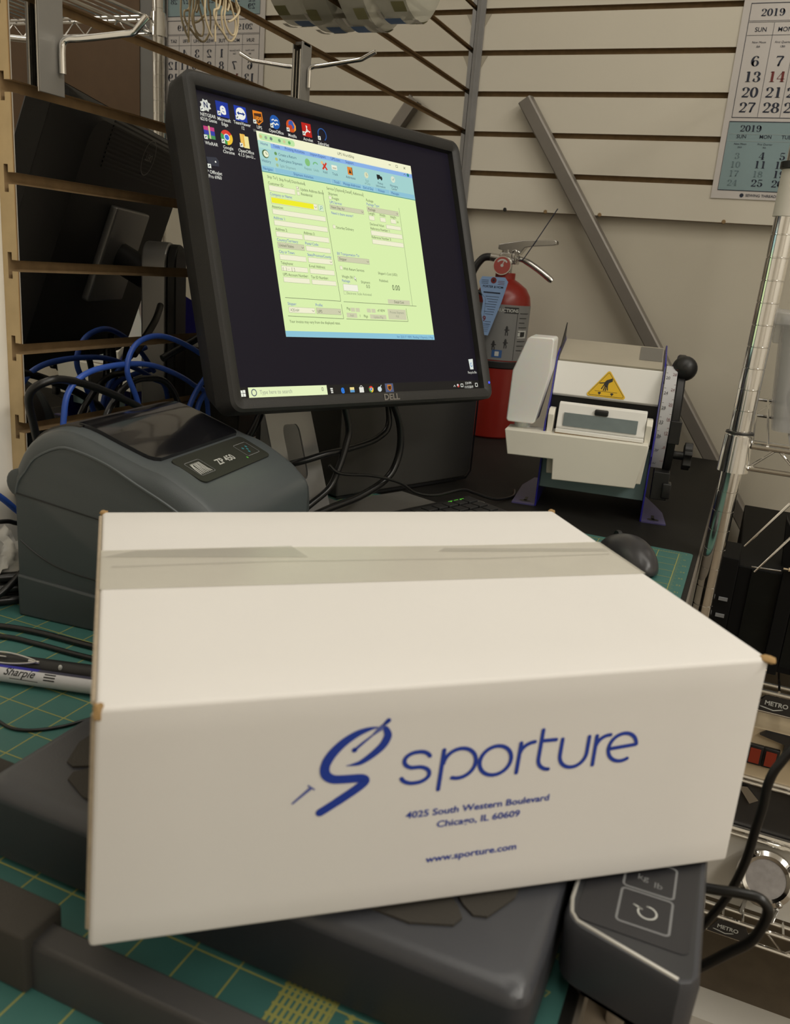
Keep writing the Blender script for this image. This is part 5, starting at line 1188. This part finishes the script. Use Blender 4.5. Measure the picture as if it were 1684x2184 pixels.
pn = thing('ballpoint_pen', 'black pen with a silver oval clip lying beside the marker', 'pen', Tr(0.18, -1.37, 0))
q2, q3 = V((0.128, -1.3985, 0.0075)), V((0.262, -1.3585, 0.0075)); Tq = axis(q2, q3); Lq = (q3-q2).length
mb = MB(); mb.lathe([(0, 0), (.0066, 0), (.0072, .003), (.0072, Lq*.72), (.0062, Lq)], Tq, 24); mb.build('barrel', m_black, pn, world=True)
aq = (q3-q2).normalized(); sq = aq.cross(upz).normalized(); Tclip = frame(q2+aq*.030+upz*.0066+sq*.0044, aq, (upz*.75-sq*.65).normalized(), (upz*.65+sq*.75).normalized())
mb = MB(); el = spline([(-.016, 0, 0), (-.012, .0028, 0), (0, .0042, 0), (.014, .0030, 0), (.026, .0, 0), (.014, -.0030, 0), (0, -.0042, 0), (-.012, -.0028, 0), (-.016, 0, 0)], 4)
mb.tube([Tclip @ (p+V((0, 0, .0016))) for p in el], .0007, 6); mb.tube([Tclip @ V((.020, 0, .0012)), Tclip @ V((.028, 0, .0004))], .0012, 6); mb.tube([Tclip @ V((-.007, .001, .0015)), Tclip @ V((.002, .001, .0015))], .0005, 6)
mb.build('clip', m_silverline, pn, world=True)
mb = MB(); mb.ball(q2+aq*.075+upz*.005+sq*.0052, .0016, n=6, sc=(1, 1, 1.5)); mb.build('white_dot', m_lightink, pn, world=True)
def cable(name, label, pts, r, m, n=14, cat='cable', group=None):
    mb = MB(); mb.tube(spline(pts, 8), r, n); return tag(mb.build(name, m), label, cat, group)
gB = 'black cables on the mat'
cable('flat_cable', 'black cable on the mat right in front of the printer base', [(0.03, -1.362, 0.0026), (0.091, -1.338, 0.0026), (0.127, -1.330, 0.0026), (0.175, -1.327, 0.0026), (0.26, -1.32, 0.0026)], .0026, m_blackcable)
cable('black_cable', 'black cable on the mat just behind the pen', [(0.04, -1.385, 0.0022), (0.105, -1.352, 0.0022), (0.14, -1.346, 0.0022), (0.19, -1.343, 0.0022), (0.265, -1.335, 0.0022)], .0022, m_blackcable)
cable('black_cable', 'thin black wire curving over the mat in front of the marker', [(0.17, -1.43, 0.0012), (0.208, -1.446, 0.0012), (0.230, -1.446, 0.0012), (0.248, -1.430, 0.0012), (0.262, -1.405, 0.0012), (0.29, -1.385, 0.0012)], .0012, m_blackcable)
for i, (z, y) in enumerate(((0.0048, 0), (0.0048, 0.022), (0.0140, 0.008), (0.0232, 0.014))):
    cable('cable_coil', ('black cable loop at the left of the printer, lowest and nearest the marker', 'black cable loop at the left of the printer, lowest and farthest from the marker', 'black cable loop at the left of the printer, second from the top', 'topmost black cable loop at the left of the printer')[i], [(0.004, -1.375+y, z), (0.035, -1.325+y, z), (0.062, -1.293+y*1.1, z), (0.068, -1.275+y*1.1, z), (0.050, -1.255+y, z), (0.010, -1.245+y, z)], .0046, m_blackcable)
cable('black_cable', 'black cable rising behind the rear corner of the printer', [(0.052, -1.325, 0.0035), (0.062, -1.302, 0.018), (0.062, -1.275, 0.034), (0.056, -1.250, 0.050), (0.044, -1.232, 0.062)], .0032, m_blackcable)
cable('blue_cable', 'blue network cable dropping down behind the left end of the printer', [(0.006, -1.30, 0.125), (0.012, -1.28, 0.103), (0.020, -1.262, 0.085), (0.022, -1.245, 0.068), (0.03, -1.225, 0.05), (0.04, -1.20, 0.004)], .0030, m_blue, group=None)
cable('black_cable', 'thin black wire running level across the white wall behind the printer', [(0.004, -1.33, 0.066), (0.02, -1.267, 0.064), (0.022, -1.245, 0.057), (0.04, -1.20, 0.045), (0.05, -1.17, 0.0035)], .0022, m_blackcable)
cable('blue_cable', 'blue network cable arching in front of the mirror slats above the printer', [(0.030, -1.190, 0.004), (0.030, -1.196, 0.10), (0.030, -1.194, 0.152), (0.030, -1.184, 0.182), (0.030, -1.151, 0.1975), (0.030, -1.087, 0.1995), (0.030, -1.039, 0.190), (0.030, -0.986, 0.168), (0.030, -0.955, 0.14), (0.030, -0.95, 0.004)], .0030, m_blue)
cable('blue_cable', 'blue network cable standing upright behind the printer', [(0.034, -1.070, 0.004), (0.034, -1.076, 0.11), (0.034, -1.090, 0.160), (0.034, -1.106, 0.194), (0.034, -1.094, 0.219), (0.036, -1.064, 0.2285), (0.042, -1.03, 0.222), (0.05, -0.985, 0.20), (0.055, -0.95, 0.17)], .0030, m_blue)
cable('blue_cable', 'blue network cable rising behind the lower left corner of the monitor, left of a pair', [(0.06, -1.045, 0.004), (0.06, -1.040, 0.12), (0.06, -1.026, 0.160), (0.06, -0.987, 0.191), (0.06, -0.96, 0.20)], .0032, m_blue)
cable('blue_cable', 'blue network cable rising behind the lower left corner of the monitor, right of a pair', [(0.07, -1.030, 0.004), (0.066, -1.030, 0.11), (0.063, -1.018, 0.154), (0.06, -0.984, 0.168), (0.058, -0.95, 0.172)], .0032, m_blue)
cable('black_cable', 'black power cable arching over the printer at the left end of the mirror panel', [(0.008, -1.200, 0.10), (0.010, -1.212, 0.145), (0.016, -1.222, 0.178), (0.028, -1.210, 0.1915), (0.030, -1.184, 0.190), (0.032, -1.145, 0.178), (0.036, -1.087, 0.152), (0.045, -1.05, 0.12), (0.05, -1.03, 0.005)], .0040, m_blackcable)
cable('black_cable', 'black cable hanging behind the printer under the mirrored monitor', [(0.025, -1.15, 0.004), (0.018, -1.13, 0.12), (0.016, -1.10, 0.165), (0.020, -1.06, 0.18), (0.03, -1.02, 0.16), (0.05, -1.0, 0.05), (0.06, -0.99, 0.004)], .0035, m_blackcable)
cable('black_cable', 'black cable sagging behind the left side of the monitor', [(0.020, -1.03, 0.20), (0.03, -1.00, 0.215), (0.045, -0.96, 0.235), (0.065, -0.925, 0.25)], .0042, m_blackcable)
# cables round the monitor stand
cable('black_cable', 'black video cable hanging straight down under the left half of the monitor', [(0.185, -0.945, 0.215), (0.192, -0.915, 0.17), (0.198, -0.900, 0.129), (0.198, -0.904, 0.106), (0.195, -0.915, 0.078), (0.190, -0.928, 0.055), (0.178, -0.97, 0.034), (0.165, -1.0, 0.01)], .0042, m_blackcable)
cable('black_cable', 'thick black cable bowing out under the monitor badge', [(0.210, -0.850, 0.195), (0.228, -0.823, 0.142), (0.233, -0.814, 0.110), (0.232, -0.816, 0.079), (0.226, -0.834, 0.055), (0.210, -0.880, 0.038), (0.192, -0.930, 0.030), (0.180, -0.97, 0.022), (0.17, -1.02, 0.008)], .0048, m_blackcable)
cable('black_cable', 'black cable passing through the slot of the monitor stand', [(0.205, -0.82, 0.185), (0.218, -0.821, 0.128), (0.212, -0.843, 0.108), (0.197, -0.887, 0.100), (0.183, -0.923, 0.097), (0.166, -0.945, 0.090), (0.146, -0.955, 0.082), (0.13, -0.95, 0.07)], .0042, m_blackcable)
cable('black_cable', 'thin black wire crossing in front of the computer case to the keyboard', [(0.190, -0.93, 0.085), (0.200, -0.918, 0.074), (0.223, -0.872, 0.066), (0.243, -0.830, 0.052), (0.256, -0.800, 0.034), (0.272, -0.765, 0.026), (0.292, -0.712, 0.026), (0.302, -0.680, 0.016), (0.325, -0.645, 0.003), (0.338, -0.600, 0.0), (0.330, -0.56, 0.0)], .0020, m_blackcable)
cable('black_cable', 'twin black cable leaning against the left edge of the monitor stand', [(0.060, -1.02, 0.030), (0.085, -0.995, 0.075), (0.110, -0.975, 0.125), (0.125, -0.955, 0.19)], .0045, m_blackcable)

# crumpled plastic behind the printer
bmm = bmesh.new(); bmesh.ops.create_icosphere(bmm, subdivisions=4, radius=1)
for v in bmm.verts:
    p = v.co.copy(); k = 1+0.16*math.sin(p.x*7+p.y*5)+0.13*math.sin(p.y*11-p.z*9)+0.08*random.uniform(-1, 1)
    v.co = V((p.x*0.026*k, p.y*0.033*k, max(0, 0.028+p.z*0.027*k)))
mb = MB(); mb.addbm(bmm, 0, Tr(0.014, -1.282, 0.0)); mb.v = [V((max(v.x, -0.0185 if v.y < -1.2126 else 0.0005), v.y, v.z)) for v in mb.v]
mb.v = [V((v.x+0.012, v.y-0.0, v.z)) for v in mb.v]
tag(mb.build('plastic_bag', m_bag, smooth=70), 'crumpled greyish plastic bag behind the rear corner of the printer', 'bag')

# ================================================================== WIRE SHELVING
PX, PY, PB, PR = 0.638, -0.713, -0.19, 1.25
sh = thing('wire_shelving', 'chrome wire shelving unit standing right of the desk', 'shelving', Tr(0.94, -0.45, -0.76))
lean = 0.016
def px_(z): return PX+lean*(z-0.14)
rp = 0.0127
for (ax0, ay0, ln_) in ((PX, PY, 1), (PX, PB, 1), (PR, PY, 0), (PR, PB, 0)):
    mb = MB()
    prof = [(0.0, -0.76), (rp, -0.76)]
    z = -0.70
    while z < 1.20:
        prof += [(rp, z-0.0008), (rp-0.0007, z-0.0003), (rp-0.0007, z+0.0003), (rp, z+0.0008)]; z += 0.0254
    prof += [(rp, 1.20), (0, 1.20)]
    mb.lathe(prof, Tr(0, 0, 0), 24)
    mb.v = [V((v.x+ax0+(lean*(v.z-0.14) if ln_ else 0), v.y+ay0, v.z)) for v in mb.v]
    mb.build('post', m_chrome, sh, world=True, smooth=50)
levels = [0.147, -0.165, -0.515, 0.78]
for zt_ in levels:
    zb_ = zt_-0.028 if zt_ != -0.165 else -0.193
    for (cx, cy) in ((px_(zt_), PY), (px_(zt_), PB), (PR, PY), (PR, PB)):
        mb = MB(); mb.lathe([(rp+.0002, zb_-0.006), (rp+.006, zb_-0.006), (rp+.0035, zt_+0.011), (rp+.0002, zt_+0.011)], Tr(cx, cy, 0), 24)
        mb.build('collar', m_chrome, sh, world=True)
    mb = MB(); x0 = px_(zt_)+0.016; x1 = PR-0.016
    for y in (PY, PB):
        mb.tube([(x0, y-0.004 if y == PY else y+0.004, zt_), (x1, y, zt_)], 0.0032, 8); mb.tube([(x0, y, zb_), (x1, y, zb_)], 0.0032, 8)
        mb.tube([(x0, y+(0.016 if y == PY else -0.016), zt_+0.002), (x1, y+(0.016 if y == PY else -0.016), zt_+0.002)], 0.0028, 8)
    for x in (x0, x1):
        mb.tube([(x, PY, zt_), (x, PB, zt_)], 0.0032, 8); mb.tube([(x, PY, zb_), (x, PB, zb_)], 0.0032, 8)
    mb.build('shelf_frame', m_chrome, sh, world=True)
    mb = MB(); k = 0; x = x0
    pts = []
    while x < x1:
        pts.append((x, PY, zt_ if k % 2 else zb_)); x += 0.030; k += 1
    mb.tube(pts, 0.0018, 6); mb.build('truss', m_chrome, sh, world=True)
    mb = MB(); mb.tube([(a, PB, c) for a, b_, c in pts], 0.0018, 6); mb.build('truss', m_chrome, sh, world=True)
    mb = MB(); x = x0+0.018
    while x < x1:
        mb.tube([(x, PY-0.004, zt_+0.004), (x, PB+0.004, zt_+0.004)], 0.0017, 6); x += 0.026
    mb.build('shelf_wires', m_chrome, sh, world=True)
for zt_, x_ in ((-0.165, 0.731), (-0.515, 0.735)):
    mb = MB(); Tt_ = frame(V((x_, PY-0.006, zt_-0.024)), V((1, 0, 0)), V((0, 0, 1)), V((0, -1, 0)))
    mb.prism([(-0.012, -0.002), (0.048, -0.002), (0.036, 0.021), (0.0, 0.021)], Tt_, -0.001, 0.0); pl_ = mb.build('name_plate', m_darkmetal, sh, world=True)
    mb = MB(); mb.text('METRO', Tt_ @ Tr(0.014, 0.008, 0.0006), 0.0085, 0, 'CENTER', off=0.03); mb.stroke([(-0.004, 0.0045), (0.012, 0.002), (0.022, 0.0055)], Tt_ @ Tr(0, 0, 0.0006), 0.0016, 0)
    mb.build('plate_lettering', m_lightink, sh, world=True, smooth=0, recalc=False)
mb = MB(); mb.lathe([(rp+.0003, 0.412), (rp+.003, 0.412), (rp+.0022, 0.462), (rp+.0003, 0.462)], Tr(px_(0.44), PY, 0), 24); mb.build('post_sleeve', m_whiteboard, sh, world=True)
mb = MB(); mb.lathe([(rp+.0003, 0.462), (rp+.005, 0.463), (rp+.005, 0.470), (rp+.0003, 0.471)], Tr(px_(0.44), PY, 0), 24); mb.build('sleeve_clip', m_black, sh, world=True)
for zc in (0.153, 0.160):
    pass
mb = MB(); mb.lathe([(rp+.0004, 0.160), (rp+.0040, 0.160), (rp+.0035, 0.1625), (rp+.0004, 0.1625)], Tr(px_(0.16), PY, 0), 24); mb.build('shelf_clip', m_black, sh, world=True)

# translucent bin on the shelf
bn_ = thing('storage_bin', 'translucent plastic storage bin on the wire shelf at the right edge', 'bin', Tr(0.80, -0.46, 0.153))
def bin_shell(mb, x0, x1, y0, y1, z0, z1, tp, th):
    a = rrect(x0+tp, y0+tp, x1-tp, y1-tp, .014); b_ = rrect(x0, y0, x1, y1, .016); n = len(a); o = len(mb.v)
    ai = rrect(x0+tp+th, y0+tp+th, x1-tp-th, y1-tp-th, .012); bi = rrect(x0+th, y0+th, x1-th, y1-th, .014)
    for pr, z in ((a, z0), (b_, z1), (bi, z1), (ai, z0+th)): mb.v += [V((x, y, z)) for x, y in pr]
    for r in range(3):
        for i in range(n): j = (i+1) % n; mb.f.append((o+r*n+i, o+r*n+j, o+(r+1)*n+j, o+(r+1)*n+i)); mb.m.append(0)
    mb.f.append(tuple(o+i for i in range(n))[::-1]); mb.m.append(0); mb.f.append(tuple(o+3*n+i for i in range(n))); mb.m.append(0)
mb = MB(); bin_shell(mb, 0.664, 0.95, -0.62, -0.30, 0.1535, 0.296, 0.012, 0.002); mb.build('tub', m_binp, bn_, world=True)
mb = MB(); pr0 = rrect(0.652, -0.632, 0.962, -0.288, .018); 
mb.prism(pr0, Tr(0, 0, 0), 0.290, 0.306); mb.build('lid', m_binp, bn_, world=True, bevel=0.002)
mb = MB(); mb.rbox((0.655, -0.60, 0.266), (0.664, -0.52, 0.292), 0.002); mb.build('latch', m_binp, bn_, world=True)
bmm = bmesh.new(); bmesh.ops.create_icosphere(bmm, subdivisions=4, radius=1)
for v in bmm.verts:
    p = v.co; v.co = V((p.x*0.12+0.81, p.y*0.125-0.46, max(0.157, 0.18+p.z*0.035+0.012*math.sin(p.x*12)*math.cos(p.y*9))))
mb = MB(); mb.addbm(bmm); tag(mb.build('packed_parts', m_bincont), 'grey-brown bundle inside the translucent storage bin', 'bundle')

# black equipment case on the middle shelf
eq = thing('equipment_case', 'black equipment case with dark panels on the middle wire shelf', 'case', Tr(0.85, -0.49, -0.157))
mb = MB(); mb.box((0.668, -0.665, -0.157), (1.05, -0.30, -0.020)); mb.build('body', m_eq, eq, world=True, bevel=0.002)
for x0, x1 in ((0.686, 0.722), (0.742, 0.80), (0.82, 0.90)):
    mb = MB(); mb.box((x0, -0.6675, -0.147), (x1, -0.664, -0.022)); mb.build('front_panel', m_eq2, eq, world=True)
mb = MB(); mb.box((0.722, -0.676, -0.157), (0.740, -0.664, -0.012)); mb.build('upright_rail', m_eq, eq, world=True, bevel=0.001)
mb = MB(); mb.box((0.645, -0.70, -0.158), (0.668, -0.62, -0.002)); mb.build('upright_rail', m_eq, eq, world=True, bevel=0.001)
mb = MB(); mb.tube([(0.684, -0.672, -0.0165), (0.7195, -0.672, -0.0148)], 0.0009, 6); mb.build('top_rod', m_chrome, eq, world=True)
for (x, z) in ((0.727, -0.008), (0.712, -0.150)):
    mb = MB(); mb.tube([(x, -0.682, z), (x+0.010, -0.682, z)], 0.0026, 8); mb.tube([(x-0.006, -0.682, z), (x+0.016, -0.682, z)], 0.0011, 6); mb.tube([(x+0.005, -0.68, z), (x+0.005, -0.66, z-0.003)], 0.002, 6); mb.build('terminal_screw', m_beige, eq, world=True)
for (x, z) in ((0.652, -0.060), (0.652, -0.083), (0.680, -0.133), (0.676, -0.149)):
    mb = MB(); mb.box((x, -0.7035 if x < .66 else -0.670, z), (x+0.011, -0.6995 if x < .66 else -0.664, z+0.004)); mb.build('white_mark', m_greyink, eq, world=True)
for i, pts in enumerate(([(0.722, -0.012), (0.716, 0.052), (0.730, 0.030), (0.744, 0.018), (0.748, -0.012)], [(0.744, 0.055), (0.748, 0.082), (0.760, 0.074), (0.775, 0.06), (0.775, -0.01), (0.752, -0.01)])):
    mb = MB(); mb.prism(pts, frame(V((0, -0.60, 0)), V((1, 0, 0)), V((0, 0, 1)), V((0, -1, 0))), 0, 0.03); mb.v = [V((v.x, v.y, v.z-0.008)) for v in mb.v]
    mb.build('black_bracket', m_eq, eq, world=True)
# two slender rods hanging off the shelf above
for i, (a, b_) in enumerate((((0.669, -0.735, 0.026), (0.7125, -0.735, 0.094)), ((0.686, -0.735, -0.004), (0.7225, -0.735, 0.055)))):
    mb = MB(); mb.tube([a, b_, (b_[0]+0.006, -0.73, b_[1]*0+b_[2]+0.02), (b_[0]+0.006, -0.718, 0.118)], [0.0011, 0.0018, 0.0018, 0.0018], 6)
    tag(mb.build('wire_prong', m_chrome), ('upper of two slanting wire prongs under the wire shelf', 'lower of two slanting wire prongs under the wire shelf')[i], 'prong', 'wire prongs under the shelf')
# beige control box below the middle shelf
cb = thing('control_box', 'beige control box with red rocker switches and chrome trim on the lower wire shelf', 'control box', Tr(0.95, -0.58, -0.511))
mb = MB(); mb.box((0.700, -0.698, -0.302), (1.10, -0.48, -0.226)); mb.build('switch_panel', m_beige, cb, world=True, bevel=0.001)
mb = MB(); mb.box((0.700, -0.694, -0.386), (1.10, -0.48, -0.302)); mb.build('lower_panel', m_darkmetal, cb, world=True)
mb = MB(); mb.box((0.700, -0.690, -0.5085), (1.10, -0.48, -0.386)); mb.build('base_panel', m_whiteboard, cb, world=True)
for z, r in ((-0.301, 0.0035), (-0.308, 0.0025), (-0.382, 0.0045), (-0.391, 0.003)):
    mb = MB(); mb.tube([(0.700, -0.699, z), (1.10, -0.699, z)], r, 8); mb.build('chrome_trim', m_chrome, cb, world=True)
for x in (0.7245, 0.744):
    mb = MB(); mb.rbox((x, -0.7035, -0.2785), (x+0.0200, -0.697, -0.2495), 0.0015); mb.build('switch_frame', m_black, cb, world=True)
    mb = MB(); mb.prism([(-0.0, 0), (0.013, 0), (0.013, 0.021), (0, 0.021)], frame(V((x+0.0035, -0.7045, -0.2745)), V((1, 0, 0)), V((0, 0, 1)), V((0, -1, 0))), 0, 0.0015); mb.build('rocker_switch', m_switch, cb, world=True)
mb = MB(); mb.prism([(0.735, -0.232), (0.742, -0.226), (0.80, -0.226), (0.80, -0.262), (0.7665, -0.251), (0.7665, -0.238)], frame(V((0, -0.6995, 0)), V((1, 0, 0)), V((0, 0, 1)), V((0, -1, 0))), 0, 0.006); mb.build('dark_cover', m_darkmetal, cb, world=True)
mb = MB(); mb.prism([(0.724, -0.318), (0.735, -0.316), (0.752, -0.332), (0.742, -0.340)], frame(V((0, -0.6955, 0)), V((1, 0, 0)), V((0, 0, 1)), V((0, -1, 0))), 0, 0.003); mb.build('glossy_strip', m_chrome2, cb, world=True)
# round chrome gauge standing on the lower shelf
gd = thing('round_gauge', 'round chrome-rimmed glass gauge on the lower wire shelf', 'gauge', Tr(0.782, -0.726, -0.50))
Tgd = dirframe((0.780, -0.722, -0.430), (-0.05, -0.88, 0.48)); mb = MB()
mb.lathe([(0.0255, -0.004), (0.0255, 0.004), (0.030, 0.007), (0.036, 0.004), (0.038, -0.004), (0.034, -0.008), (0.0255, -0.004)], Tgd, 32); mb.build('rim', m_chrome, gd, world=True)
mb = MB(); mb.lathe([(0, -0.002), (0.0256, -0.002), (0.0256, 0.003), (0, 0.0045)], Tgd, 32); mb.build('glass', mat('grey_glass', (0.30, 0.28, 0.27), 0.12, noise=0.35, nscale=90), gd, world=True)
for a in (0.7, 2.1, 3.6, 5.4):
    mb = MB(); mb.ball((0.034*math.cos(a), 0.034*math.sin(a), 0.006), 0.0045, n=6, T=Tgd); mb.build('rim_screw', m_chrome2, gd, world=True)
for s_ in (-1, 1):
    mb = MB(); mb.tube([Tgd @ V((0.018*s_, -0.031, -0.004)), V((0.782+0.02*s_, -0.722, -0.470)), V((0.782+0.02*s_, -0.700, -0.5085))], 0.003, 8); mb.build('leg', m_chrome2, gd, world=True)
mb = MB(); mb.box((0.70, -0.68, -0.76), (1.22, -0.615, -0.728)); tag(mb.build('beige_plank', m_whiteboard), 'pale plank on the floor under the wire shelving', 'plank')
# cables at the right edge
cable('black_cable', 'thick black cable hanging down past the right edge of the box', [(1.00, -0.80, 0.128), (0.96, -1.15, 0.128), (0.82, -1.34, 0.120), (0.730, -1.36, 0.106), (0.702, -1.35, 0.088), (0.693, -1.35, 0.073), (0.690, -1.35, 0.060), (0.690, -1.35, 0.045), (0.689, -1.35, 0.029), (0.688, -1.35, 0.009), (0.685, -1.35, -0.010), (0.681, -1.35, -0.025), (0.672, -1.35, -0.048), (0.658, -1.345, -0.085), (0.640, -1.34, -0.20), (0.638, -1.30, -0.55), (0.66, -1.25, -0.755)], .0026, m_blackcable, 14)
cable('black_cable', 'black cable loop sticking out from the scale display over the shelf', [(0.6625, -1.40, 0.016), (0.673, -1.40, 0.018), (0.684, -1.40, 0.0205), (0.693, -1.40, 0.0210), (0.698, -1.40, 0.0165), (0.698, -1.40, 0.008), (0.694, -1.40, -0.006), (0.684, -1.40, -0.019), (0.673, -1.40, -0.033), (0.657, -1.40, -0.052), (0.640, -1.40, -0.12), (0.635, -1.38, -0.50), (0.65, -1.35, -0.755)], .0028, m_blackcable, 14)
